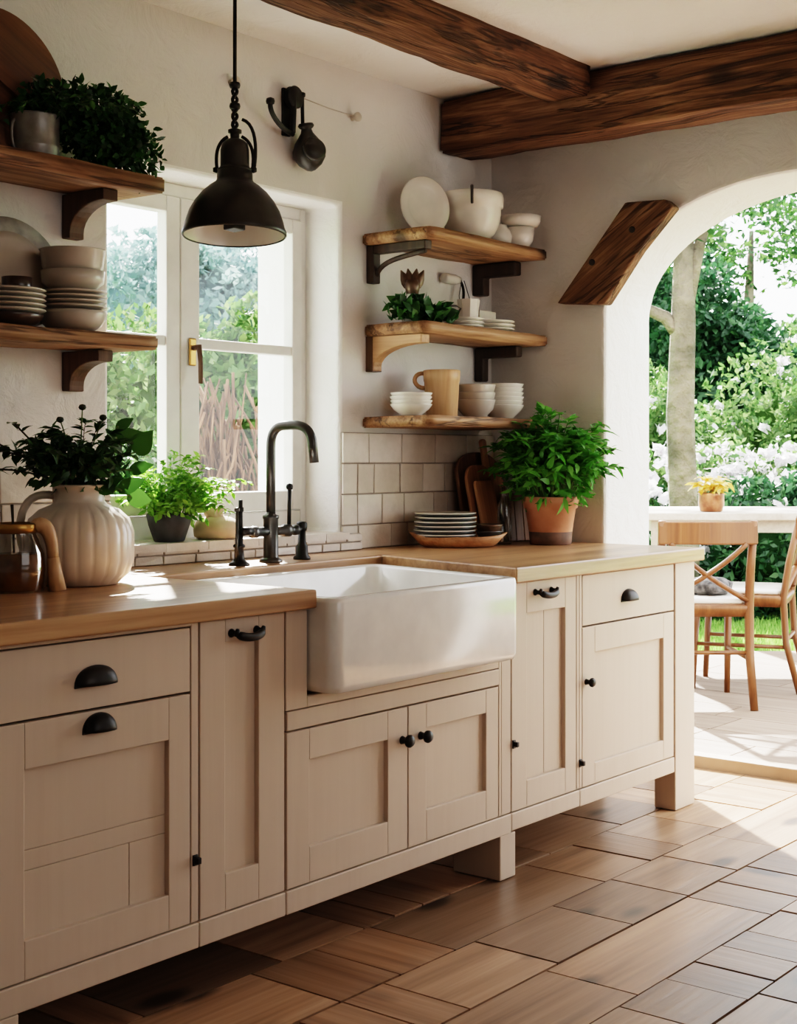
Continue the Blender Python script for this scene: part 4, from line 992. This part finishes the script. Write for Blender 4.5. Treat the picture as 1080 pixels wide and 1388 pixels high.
# sill
Z = WZ0 + .0035
px_, py_ = 2.842, .03
p = empty('potted_herb', (px_, py_, Z), 'bright green herb in a small charcoal pot on the window sill', 'potted plant')
MB().lathe([(0, 0), (.042, 0), (.046, .004), (.062, .05), (.068, .078), (.066, .081), (.062, .078), (.057, .06), (0, .06)], (px_, py_, Z), 12).build('pot', M['blackpot'], p)
S, Lf, Fl = MB(), MB(), MB(); rng = random.Random(44)
bush((px_ + .008, py_ - .005, Z + .06), .045, 100, .12, .24, rng, .024, .014, .001, 18, S, Lf, (.015, -.02, 0), .3, 99, .35)
leafball(Lf, (px_ + .012, py_ - .02, Z + .12), (.12, .10, .07), 450, .024, .015, rng, .3)
Lf.v = [(v[0], min(v[1], .128), v[2]) for v in Lf.v]; S.v = [(v[0], min(v[1], .128), v[2]) for v in S.v]
for i in range(30):
    a = rng.random() * 6.28; r = rng.random() * .07; cc = Vector((px_ + .01 + r * math.cos(a), min(py_ + r * math.sin(a), .12), Z + rng.uniform(.17, .25)))
    for k in range(4):
        b_ = k * PI / 2 + a; Fl.leaf(cc, (math.cos(b_), math.sin(b_), .3), (0, 0, 1), .009, .008, .2, 2)
S.build('stems', M['stem'], p); Lf.build('foliage', M['herb'], p); f_ = Fl.build('flowers', M['petal'], p); f_['label'] = 'tiny white flowers'; f_['kind'] = 'stuff'
cj = empty('clay_jar', (3.035, .03, Z), 'squat pale clay jar with a pinched spout on the window sill', 'jar')
MB().lathe([(0, 0), (.06, 0), (.072, .008), (.074, .03), (.064, .052), (.042, .064), (.022, .068), (.016, .078), (.021, .092), (.018, .093), (.012, .078), (0, .07)], (3.035, .03, Z), 28, rfun=lambda a, i: 1 + .05 * math.sin(2 * a + i * .3)).build('body', M['clay'], cj)
MB().leaf((3.01, .01, Z + .06), (-.45, .5, .65), (.78, .62, .2), .055, .036, -.1, 5, .4).build('spout', M['clay'], cj, solid=.006)

# ------------------------------------------------------------------ worktop, right corner
Z = WT + .0005
tx, ty = 3.945, -.205
ANG = math.atan2(-.78291, .62213)
RZ = Matrix.Translation((tx, ty, Z)) @ Matrix.Rotation(ANG, 4, 'Z')
tr = MB(); L = []
def boat(a, b, z, n=40):
    out = []
    for k in range(n):
        t = 2 * PI * k / n; cc = math.cos(t)
        out.append(RZ @ Vector((a * math.copysign(abs(cc) ** .9, cc), b * math.copysign(abs(math.sin(t)) ** 1.1, math.sin(t)), z + (.012 * abs(cc) ** 4 if z > .03 else 0))))
    return out
tr.loops([boat(.115, .07, 0), boat(.13, .085, .008), boat(.168, .105, .036), boat(.162, .10, .038), boat(.12, .075, .013), boat(.06, .04, .011)])
tag(tr.build('dough_bowl', M['trencher'], loc=(tx, ty, Z)), 'shallow boat-shaped wooden bowl carrying plates on the right worktop', 'bowl')
q = RZ @ Vector((-.045, .0, .0305))
pl = empty('rimmed_plate', q, '', 'plate')
MB().lathe([(0, 0), (.07, 0), (.078, .003), (.106, .011), (.107, .0135), (.104, .0145), (.078, .0085), (0, .006)], q, 40).build('rim', M['china'], pl)
MB().lathe([(.05, -.0005), (.074, .0005), (.1045, .0095), (.1055, .0105), (.103, .0065), (.076, -.0012), (.05, -.0012)], q, 40).build('underside', M['platerim'], pl)
for k in range(6):
    o = pl if k == 0 else copy_tree(pl)
    o.location = q + Vector((0, 0, .0145 * k)) + Vector((rng.uniform(-.004, .004), rng.uniform(-.004, .004), 0)) * (k > 0)
    tag(o, 'white-rimmed dark plate in the wooden bowl, %s of six' % ordn(k, 6), 'plate', 'plates piled in the wooden bowl')
q = RZ @ Vector((.105, 0, .0148))
o = MB().lathe([(0, 0), (.028, 0), (.032, .003), (.044, .035), (.047, .04), (.043, .04), (.03, .006), (0, .005)], q, 24).build('small_bowl', M['platerim'], loc=q); tag(o, 'small dark bowl beneath a brown one at the end of the wooden bowl', 'bowl')
q2 = q + Vector((0, 0, .0265)); o = MB().lathe([(0, 0), (.030, 0), (.034, .003), (.046, .030), (.049, .036), (.045, .035), (.03, .007), (0, .006)], q2, 24).build('small_bowl', M['bronze'], loc=q2); tag(o, 'small brown bowl stacked upon a dark one beside the plates', 'bowl')
bt = empty('glass_bottle', (4.16, -.25, Z), 'slender clear glass bottle standing between the stacked plates and terracotta pot', 'bottle')
MB().lathe([(0, 0), (.024, 0), (.026, .004), (.026, .13), (.02, .15), (.012, .165), (.012, .19), (.015, .192), (.015, .197), (.010, .197)], (4.16, -.25, Z), 24).build('body', M['clearglass'], bt)
MB().lathe([(0, .185), (.0095, .186), (.0095, .199), (.014, .2), (.014, .21), (0, .211)], (4.16, -.25, Z), 16).build('stopper', M['clearglass'], bt)
def paddle(x, w, h, hw, hh, th, mat, y, tilt, label, rz=0, shoulder=.04, name='chopping_board'):
    pts = []
    hw2 = hw / 2; w2 = w / 2
    pts = [(-w2 + .006, 0), (w2 - .006, 0), (w2, .006), (w2, h - shoulder)]
    for k in range(1, 7):
        a = PI / 2 * k / 6; pts.append((w2 - (w2 - hw2) * (1 - math.cos(a)), h - shoulder + shoulder * math.sin(a)))
    if hh:
        pts += [(hw2 * .8, h + hh * .5), (hw2, h + hh - hw2 * .6), (hw2 * .5, h + hh), (-hw2 * .5, h + hh), (-hw2, h + hh - hw2 * .6), (-hw2 * .8, h + hh * .5)]
    pts += [(-a, b) for a, b in pts[3:10]][::-1]
    pts += [(-w2, .006)]
    mb = MB().prism(pts, 1, -th, 0)
    o = mb.build(name, mat, bevel=.004); o.location = (x, y, Z + .0004); o.rotation_euler = (-tilt, 0, rz)
    return tag(o, label, 'chopping board')
paddle(4.29, .27, .325, .035, 0, .016, M['board1'], -.075, .16, 'widest dark chopping board at the back of the corner', 0, .07)
paddle(4.30, .20, .26, .032, .115, .016, M['board2'], -.110, .17, 'tall paddle chopping board with long handle in the corner', 0, .07)
paddle(4.205, .16, .28, .05, 0, .014, M['board2'], -.145, .2, 'brown chopping board with rounded shoulders leaning before the paddle board', 0, .06)
M['board3'] = wood('board_pale', (.26, .12, .055), (.38, .19, .095), (.50, .28, .15), 2, 1.2, 0.5, 0.1)
paddle(4.195, .115, .225, .09, 0, .012, M['board3'], -.175, .22, 'smallest chopping board in front of the leaning boards', 0, .02)
mb = MB()
for k in range(4): mb.box(-.075 + k * .038, -.075 + k * .038 + .0365, -.018, 0, 0, .175 - .004 * (k % 2))
mb.box(-.07, .072, 0.0005, .008, .03, .05); mb.box(-.07, .072, 0.0005, .008, .13, .15)
o = mb.build('slatted_board', M['board1'], bevel=.002); o.location = (4.345, -.20, Z + .0015); o.rotation_euler = (-.12, 0, -.3); tag(o, 'dark slatted board leaning behind the terracotta pot', 'board')
px_, py_ = 4.262, -.375
p = empty('potted_basil', (px_, py_, Z), 'big leafy green basil in a terracotta pot by the arch', 'potted plant')
MB().lathe([(0, 0), (.07, 0), (.073, .003), (.076, .045), (.0, .045)], (px_, py_, Z), 48).build('pot_base', M['terradark'], p)
MB().lathe([(.0758, .045), (.088, .125), (.094, .128), (.1, .165), (.097, .168), (.092, .165), (.085, .13), (.08, .12), (0, .12)], (px_, py_, Z), 48).build('pot', M['terracotta'], p)
MB().lathe([(0, .148), (.089, .146)], (px_, py_, Z), 24).build('soil', M['soil'], p)
S, Lf = MB(), MB(); rng = random.Random(77)
bush((px_, py_, Z + .14), .07, 130, .135, .36, rng, .052, .022, .0022, 17, S, Lf, (-.015, 0, 0), .15, RW - .008, .5)
leafball(Lf, (px_ - .01, py_ - .01, Z + .25), (.165, .16, .115), 500, .05, .022, rng, .5, RW - .008)
for (dx, dy, h) in ((-.085, .07, .42), (.03, -.02, .455), (.10, -.14, .42), (.13, -.18, .33), (-.10, .09, .37), (.02, -.05, .36)):
    b = Vector((px_, py_, Z + .14)); e = b + Vector((dx, dy, h - .14)); pts = bez([b, b + Vector((dx * .4, dy * .4, h * .45)), e], 8); S.tube(pts, .0025, 6)
    for k in range(3, 9):
        for s in range(5):
            a = rng.random() * 6.28; dd = Vector((math.cos(a), math.sin(a), rng.uniform(-.2, .7)))
            if pts[k].x + .05 > RW - .01: dd.x = -abs(dd.x)
            Lf.leaf(pts[k], dd, Vector((0, 0, 1)) + rv(rng) * .4, rng.uniform(.032, .052), rng.uniform(.018, .026), .3)
Lf.v = [(min(v[0], RW - .008), v[1], v[2]) for v in Lf.v]
S.v = [(min(v[0], RW - .012), v[1], v[2]) for v in S.v]
S.build('stems', M['stem'], p); Lf.build('foliage', M['basil'], p)

# ------------------------------------------------------------------ terrace furniture
def chair(name, loc, rz, label):
    # local: +y is the way the sitter faces, back at y=0
    r = empty(name, (0, 0, 0), label, 'chair')
    w, dep, sh_, bh = .44, .44, .455, .845
    for s in (-1, 1):
        x = s * (w / 2 - .02)
        MB().tube([(x + s * .006, -.075, 0), (x, -.012, .24), (x, 0, sh_), (x, -.025, .62), (x + s * .004, -.075, bh)], [.018, .021, .022, .020, .018], 8, flat=.8).build('leg', M['chairwood'], r)
        MB().tube([(x, dep - .01, 0), (x, dep - .03, sh_ - .03)], [.014, .019], 8).build('leg', M['chairwood'], r)
        MB().tube([(x, -.01, .22), (x, dep - .02, .22)], .010, 8).build('stretcher', M['chairwood'], r)
    MB().tube([(-w / 2 + .02, -.01, .25), (w / 2 - .02, -.01, .25)], .010, 8).build('stretcher', M['chairwood'], r)
    pts = bez([(-w / 2 - .002, -.068, bh - .055), (-w / 4, -.105, bh - .055), (w / 4, -.105, bh - .055), (w / 2 + .002, -.068, bh - .055)], 10)
    L = []
    for q in pts: L.append([(q.x, q.y - .011, q.z - .05), (q.x, q.y + .011, q.z - .05), (q.x, q.y + .011, q.z + .052), (q.x, q.y - .011, q.z + .052)])
    MB().loops(L, False).build('top_rail', M['chairwood'], r, bevel=.006)
    cb = MB()
    for s in (-1, 1):
        cb.tube(bez([(s * (w / 2 - .03), -.005, sh_ + .03), (s * .06, -.02, sh_ + .1), (-s * .08, -.07, bh - .2), (-s * (w / 2 - .05), -.085, bh - .1)], 12), .012, 8, flat=1.6)
    cb.build('cross_brace', M['chairwood'], r)
    s_ = MB(); s_.loops([rr(-w / 2 + .012, w / 2 - .012, .0, dep - .012, .03, sh_ - .045), rr(-w / 2, w / 2, -.015, dep, .04, sh_ - .012), rr(-w / 2, w / 2, -.015, dep, .04, sh_ + .006), rr(-w / 2 + .02, w / 2 - .02, .01, dep - .02, .04, sh_ + .012)])
    s_.build('seat', M['chairwood'], r)
    MB().loops([rr(-w / 2 + .03, w / 2 - .03, .012, dep - .03, .03, sh_ + .0125), rr(-w / 2 + .02, w / 2 - .02, .01, dep - .02, .04, sh_ + .02), rr(-w / 2 + .02, w / 2 - .02, .01, dep - .02, .04, sh_ + .032), rr(-w / 2 + .04, w / 2 - .04, .03, dep - .04, .04, sh_ + .04)]).build('seat_pad', M['china'], r)
    r.location = loc; r.rotation_euler = (0, 0, rz)
    return r
def ang_of(x, y): return math.atan2(-x, y)
mid = Vector((5.965 - .62213 * .205, -.36 + .78291 * .205, TZ)) + Vector((.78291, .62213, 0)) * .07
chair('dining_chair', mid, ang_of(.78291, .62213), 'wooden cross-back chair on the terrace seen from behind, nearest the arch')
chair('dining_chair', (6.68, -.21, TZ), ang_of(-.30, .95), 'wooden chair with backrest tilted right, pushed to the table beyond')
fu = MB().lathe([(0, 0), (.09, .0), (.12, .02), (.115, .05), (.07, .075), (0, .085)], (0, 0, 0), 28, rfun=lambda a, i: 1 + .12 * math.sin(3 * a + i) + .06 * math.sin(7 * a))
o = fu.build('fur_throw', M['fur']); o.location = mid + Vector((.78291 * .2 + .62213 * .06, .62213 * .2 - .78291 * .06, .4965)); o.scale = (1.0, .9, .95); tag(o, 'dark grey fur throw bundled on the chair seat', 'throw')
tb = empty('outdoor_table', (*fw(7.8, 1.95), TZ), 'large bleached wooden dining table standing out on the terrace', 'table')
A, B, Cc, D = fw(7.35, 1.28), fw(7.35, 2.7), fw(8.3, 2.7), fw(8.3, 1.28)
MB().prism([A, B, Cc, D], 2, .885, .925).build('tabletop', M['tablewood'], tb, bevel=.006)
ins = [fw(7.42, 1.35), fw(7.42, 2.62), fw(8.22, 2.62), fw(8.22, 1.35)]
ap = MB()
for a, b in zip(ins, ins[1:] + ins[:1]):
    d = Vector((b[0] - a[0], b[1] - a[1], 0)); n = Vector((-d.y, d.x, 0)).normalized() * .012
    ap.prism([(a[0] + n.x, a[1] + n.y), (b[0] + n.x, b[1] + n.y), (b[0] - n.x, b[1] - n.y), (a[0] - n.x, a[1] - n.y)], 2, .82, .8845)
ap.build('apron', M['tablewood'], tb)
for a in ins: MB().box(a[0] - .03, a[0] + .03, a[1] - .03, a[1] + .03, TZ, .884).build('leg', M['tablewood'], tb, bevel=.004)
q = Vector((*fw(7.5, 1.64), .9255))
p = empty('potted_flowers', q, 'copper pot of yellow leaves and pale blooms on the outdoor table', 'potted plant')
MB().lathe([(0, 0), (.05, 0), (.058, .006), (.068, .045), (.066, .085), (.07, .095), (.067, .098), (.06, .085), (.058, .07), (0, .07)], q, 28).build('pot', mottled('copper_glaze', (.16, .05, .02), (.45, .2, .09), 14, .3, .3), p)
S, Lf, Fl = MB(), MB(), MB(); rng = random.Random(91)
bush(q + Vector((0, 0, .07)), .03, 22, .07, .14, rng, .055, .03, .0015, 7, S, Lf, (0, 0, 0), .2)
for i in range(26):
    cc = q + Vector((rng.gauss(.03, .04), rng.gauss(-.03, .04), rng.uniform(.12, .24)))
    for k in range(5):
        b_ = k * 1.256; Fl.leaf(cc, (math.cos(b_), math.sin(b_), .4), (0, 0, 1), .022, .018, .2, 2)
S.build('stems', M['stem'], p); Lf.build('foliage', M['yellowleaf'], p); Fl.build('flowers', M['petal'], p)['kind'] = 'stuff'

# ------------------------------------------------------------------ garden
def cloud(mb, c, rad, n, size, rng, shell=.55):
    c = Vector(c); n = int(n * 2.1); size *= .66
    for i in range(n):
        v = rv(rng); r = shell + (1.08 - shell) * rng.random() ** .5
        p = c + Vector((v.x * rad[0], v.y * rad[1], v.z * rad[2])) * r
        p += Vector((noise.noise(p * 1.7), noise.noise(p * 1.7 + Vector((7, 0, 0))), noise.noise(p * 1.7 + Vector((0, 7, 0))))) * min(rad) * .5
        if p.z < .05: continue
        a = rv(rng); b = a.cross(rv(rng))
        if b.length < .1: continue
        b.normalize(); s = size * rng.uniform(.6, 1.3)
        mb.card(p, a * s, b * s * .48)
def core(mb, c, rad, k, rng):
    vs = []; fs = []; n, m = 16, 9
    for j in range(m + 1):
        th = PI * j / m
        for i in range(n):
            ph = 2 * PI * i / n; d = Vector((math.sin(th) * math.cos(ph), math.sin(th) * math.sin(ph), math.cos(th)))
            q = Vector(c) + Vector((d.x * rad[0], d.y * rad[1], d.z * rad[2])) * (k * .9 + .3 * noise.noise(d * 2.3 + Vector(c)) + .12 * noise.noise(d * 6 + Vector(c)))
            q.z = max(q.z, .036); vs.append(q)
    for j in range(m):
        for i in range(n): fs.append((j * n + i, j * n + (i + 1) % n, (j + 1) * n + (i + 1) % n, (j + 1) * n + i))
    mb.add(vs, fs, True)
def shrub(name, base, blobs, n, size, mat, cmat, label, cat, seed, trunk=None, flowers=0, group=None, ck=.72):
    rng = random.Random(seed); r = empty(name, (*base, .036), label, cat, group)
    F, K = MB(), MB(); tot = sum(b[3] * b[4] * b[5] for b in blobs) if len(blobs[0]) > 5 else 1
    for (x, y, z, a, b, c_) in blobs:
        cloud(F, (base[0] + x, base[1] + y, z), (a, b, c_), int(n * (a * b * c_) / tot), size, rng)
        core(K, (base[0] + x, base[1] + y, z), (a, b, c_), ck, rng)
    if trunk:
        T_ = MB()
        for pts, rs in trunk: T_.tube([(base[0] + p_[0], base[1] + p_[1], p_[2]) for p_ in pts], rs, 10)
        T_.build('trunk', M['bark'], r)
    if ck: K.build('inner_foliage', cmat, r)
    F.build('foliage', mat, r)
    if flowers:
        W = MB()
        for (x, y, z, a, b, c_) in blobs:
            for i in range(int(flowers * (a * b * c_) / tot)):
                v = rv(rng); v.z = abs(v.z) * .9 + .1
                q_ = Vector((base[0] + x + v.x * a * 1.08, base[1] + y + v.y * b * 1.08, z + v.z * c_ * 1.08))
                for k in range(6): 
                    aa = rv(rng); bb = aa.cross(rv(rng)); W.card(q_ + rv(rng) * .03, aa * .045, bb * .04)
        W.build('flowers', M['petal'], r)['kind'] = 'stuff'
    return r
# tree standing before the others, with a pale trunk
b = fw(9.7, 1.93)
rx, ry = .62213, -.78291
shrub('garden_tree', b, [(-.5 * rx, -.5 * ry, 3.3, .8, .8, .55), (.7 * rx, .7 * ry, 3.75, 1.0, 1.0, .6), (.1, .1, 2.75, .3, .3, .22)], 5200, .07, M['gardenmid'], M['core'], 'tree with a pale bare trunk and side branch nearest the terrace', 'tree', 51,
      trunk=[([(0, 0, 0), (.01, 0, .8), (-.02 * rx, -.02 * ry, 1.5), (0, 0, 2.1), (.03, 0, 3.2)], [.115, .10, .095, .085, .05]), ([(0, 0, 2.02), (-.12 * rx, -.12 * ry, 2.16), (-.3 * rx, -.3 * ry, 2.24), (-.6 * rx, -.6 * ry, 2.7)], [.06, .045, .04, .03]), ([(0, 0, 2.1), (.1 * rx, .1 * ry, 2.6), (.3 * rx, .3 * ry, 3.4)], [.05, .04, .03])], ck=0)
shrub('flowering_hedge', fw(11.3, 2.5), [(k * rx * .62, k * ry * .62, .62, .55, .55, .62) for k in (-2, -1, 0, 1, 2)], 9000, .055, M['gardenlight'], M['corelight'], 'low pale flowering hedge behind the outdoor table', 'hedge', 52, flowers=650)
shrub('round_bush', fw(10.4, 2.85), [(0, 0, .5, .62, .62, .55), (.3 * rx, .3 * ry, .7, .5, .5, .5)], 5000, .06, M['gardendark'], M['core'], 'dark glossy bush at the lawn edge right of the chairs', 'bush', 53, flowers=30)
shrub('round_bush', fw(10.7, 1.6), [(0, 0, .45, .7, .7, .55)], 3500, .055, M['gardendark'], M['core'], 'low dark bush seen through the chair back', 'bush', 58, flowers=90)
shrub('leafy_shrub', fw(12.9, 2.3), [(-.3 * rx, -.3 * ry, 1.0, .75, .75, 1.0), (.35 * rx, .35 * ry, .8, .6, .6, .8)], 9000, .06, M['gardenlight'], M['corelight'], 'tall pale green shrub just behind the bare trunk', 'shrub', 54, flowers=60)
shrub('leafy_shrub', fw(13.2, 3.6), [(0, 0, 1.0, .8, .8, 1.05), (.6 * rx, .6 * ry, 1.3, .8, .8, 1.1)], 8000, .06, M['gardenlight'], M['corelight'], 'tall pale green shrub right of the tree trunk', 'shrub', 55, flowers=50)
def wd(d, px): return fw(d, (px - 540) / 1938 * d)
shrub('broad_tree', wd(16, 925), [(0, 0, 1.7, 1.2, 1.2, 1.4), (-.5 * rx, -.5 * ry, 2.6, .8, .8, .8), (.5 * rx, .5 * ry, 2.3, .7, .7, .6)], 22000, .085, M['gardendark'], M['core'], 'broad dark green tree filling the centre of the arch', 'tree', 56, trunk=[([(0, 0, 0), (0, 0, 2.5)], [.16, .12])], ck=.5)
shrub('broad_tree', wd(18, 1075), [(0, 0, 1.3, 1.3, 1.3, 1.25), (-.9 * rx, -.9 * ry, 1.6, .7, .7, .7)], 12000, .085, M['gardenmid'], M['core'], 'mid green tree standing furthest right in the garden', 'tree', 57, trunk=[([(0, 0, 0), (0, 0, 1.5)], [.16, .12])], ck=.5)
shrub('airy_tree', wd(20, 1010), [(-.9 * rx, -.9 * ry, 3.6, .9, .9, .8), (.1 * rx, .1 * ry, 4.5, 1.0, 1.0, .6), (1.2 * rx, 1.2 * ry, 4.0, .8, .8, .5), (.9 * rx, .9 * ry, 2.9, .5, .5, .4), (2.0 * rx, 2.0 * ry, 4.6, .8, .8, .7), (-1.5 * rx, -1.5 * ry, 4.4, .6, .6, .5)], 2600, .095, M['gardenmid'], M['core'], 'airy tree with sky showing between its leaves', 'tree', 59, trunk=[([(0, 0, 0), (.1, 0, 3.2), (.2, 0, 4.4)], [.12, .08, .03]), ([(.1, 0, 2.6), (1.0 * rx, 1.0 * ry, 3.2), (1.9 * rx, 1.9 * ry, 4.4)], [.06, .05, .02]), ([(.1, 0, 2.8), (-.6 * rx, -.6 * ry, 3.4), (-1.4 * rx, -1.4 * ry, 4.3)], [.06, .05, .02])], ck=0)
shrub('background_hedge', fw(23.5, 4.5), [(k * rx * 2.2, k * ry * 2.2, 1.1, 1.5, 1.5, 1.4) for k in (-3, -2, -1, 0, 1, 2)], 16000, .13, M['gardendark'], M['core'], 'long dark hedge closing the far end of the garden', 'hedge', 60)
# window side
bb = wd(6.9, 240)
shrub('sunlit_hedge', bb, [(k * rx * .62, k * ry * .62, 1.28 + .05 * (k % 2), .5, .5, .66) for k in (-2, -1, 0, 1, 2)] + [(k * rx * .6, k * ry * .6, .5, .5, .5, .6) for k in (-2, -1, 0, 1, 2)], 26000, .05, M['gardenlight'], M['corelight'], 'yellow-green sunlit hedge outside the window', 'hedge', 61, ck=.6)
vb = wd(5.9, 300); rng = random.Random(4); V = MB()
for i in range(150):
    o_ = Vector((rng.gauss(0, .10) * rx, rng.gauss(0, .10) * ry, 0)) + Vector((.78, .62, 0)) * rng.gauss(0, .05); x0_ = vb[0] + o_.x; y0_ = vb[1] + o_.y
    f_, a_, h_ = rng.uniform(.5, 1.6), rng.uniform(.02, .09), rng.uniform(.12, .19); th_ = rng.uniform(.004, .014)
    pts = [(x0_ + rng.gauss(0, .015) + rx * a_ * math.sin(k * f_ + i * 2.1), y0_ + rng.gauss(0, .015) + ry * a_ * math.sin(k * f_ + i * 2.1), .036 + k * h_) for k in range(9)]
    V.tube(pts, [th_ * (1 - .06 * k) for k in range(9)], 5)
tag(V.build('dry_vine', M['vine'], loc=(*vb, .036)), 'tangle of bare brown vine stems outside the window', 'vine')
shrub('green_shrub', wd(5.6, 175), [(0, 0, .75, .3, .3, .5), (-.1 * rx, -.1 * ry, .5, .4, .4, .45)], 3500, .045, M['gardenmid'], M['core'], 'mid green shrub low outside the left window sash', 'shrub', 62)
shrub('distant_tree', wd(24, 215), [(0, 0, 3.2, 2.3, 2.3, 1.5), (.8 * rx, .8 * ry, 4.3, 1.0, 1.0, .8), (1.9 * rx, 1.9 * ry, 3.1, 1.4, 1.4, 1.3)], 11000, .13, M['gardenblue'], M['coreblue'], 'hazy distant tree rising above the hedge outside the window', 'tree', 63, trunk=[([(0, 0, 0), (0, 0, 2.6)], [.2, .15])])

# ------------------------------------------------------------------ light, sky, camera
w = bpy.data.worlds.new('sky'); bpy.context.scene.world = w; w.use_nodes = True; nt = w.node_tree; nt.nodes.clear()
o_ = nt.nodes.new('ShaderNodeOutputWorld'); bg = nt.nodes.new('ShaderNodeBackground'); sk = nt.nodes.new('ShaderNodeTexSky')
sk.sky_type = 'HOSEK_WILKIE'; sk.turbidity = 6; sk.ground_albedo = .4
SD = Vector((.60, .70, .70)).normalized(); sk.sun_direction = SD
mixc = nt.nodes.new('ShaderNodeMix'); mixc.data_type = 'RGBA'; mixc.inputs[0].default_value = .75; mixc.inputs[7].default_value = (1.0, .98, .95, 1)
nt.links.new(sk.outputs[0], mixc.inputs[6]); nt.links.new(mixc.outputs[2], bg.inputs[0]); nt.links.new(bg.outputs[0], o_.inputs[0]); bg.inputs[1].default_value = 8.0
def lamp(name, typ, loc, energy, color=(1, 1, 1), **kw):
    l = bpy.data.lights.new(name, typ); l.energy = energy; l.color = color
    for k, v in kw.items(): setattr(l, k, v)
    o = bpy.data.objects.new(name, l); C.objects.link(o); o.location = loc; return o
s = lamp('sun', 'SUN', (0, 0, 6), 44.0, (1, .92, .80), angle=.02); s.rotation_euler = SD.to_track_quat('Z', 'Y').to_euler()
def aim(o, t): o.rotation_euler = (Vector(t) - o.location).to_track_quat('-Z', 'Y').to_euler()
# sky portals fill the two openings
pw = lamp('window_portal', 'AREA', ((WX0 + WX1) / 2, .37, (WZ0 + WZ1) / 2), 1, shape='RECTANGLE', size=WX1 - WX0, size_y=WZ1 - WZ0); aim(pw, ((WX0 + WX1) / 2, -1, (WZ0 + WZ1) / 2)); pw.data.cycles.is_portal = True
pa = lamp('arch_portal', 'AREA', (RW + .32, -1.2, 1.07), 1, shape='RECTANGLE', size=1.42, size_y=2.14); aim(pa, (0, -1.2, 1.07)); pa.data.cycles.is_portal = True
# soft fill added behind the camera to brighten the room; no seen source
f = lamp('room_fill', 'AREA', (2.2, -4.7, 1.9), 21, (1, .93, .85), shape='RECTANGLE', size=2.4, size_y=1.2); aim(f, (3.2, -.4, 1.1))
cam = bpy.data.cameras.new('camera'); co = bpy.data.objects.new('camera', cam); C.objects.link(co)
cam.sensor_fit = 'HORIZONTAL'; cam.sensor_width = 36; cam.lens = 1938 / 1080 * 36; cam.shift_y = -(694 - 620) / 1080; cam.dof.use_dof = True; cam.dof.focus_distance = 4.1; cam.dof.aperture_fstop = 18; cam.clip_start = .05; cam.clip_end = 300
co.location = (0, -3.08, 1.21); aim(co, (.78291, -3.08 + .62213, 1.21)); bpy.context.scene.camera = co
sc = bpy.context.scene
sc.view_settings.view_transform = 'Filmic'; sc.view_settings.look = 'High Contrast'; sc.view_settings.exposure = -0.15; sc.view_settings.use_white_balance = True; sc.view_settings.white_balance_temperature = 6050
sc.cycles.use_denoising = True; sc.cycles.max_bounces = 10; sc.cycles.diffuse_bounces = 5; sc.cycles.transparent_max_bounces = 16
sc.cycles.caustics_reflective = False; sc.cycles.caustics_refractive = False; sc.cycles.sample_clamp_indirect = 6
# set the finished floor at height zero
for o in list(bpy.data.objects):
    if o.parent is None: o.location.z -= FL
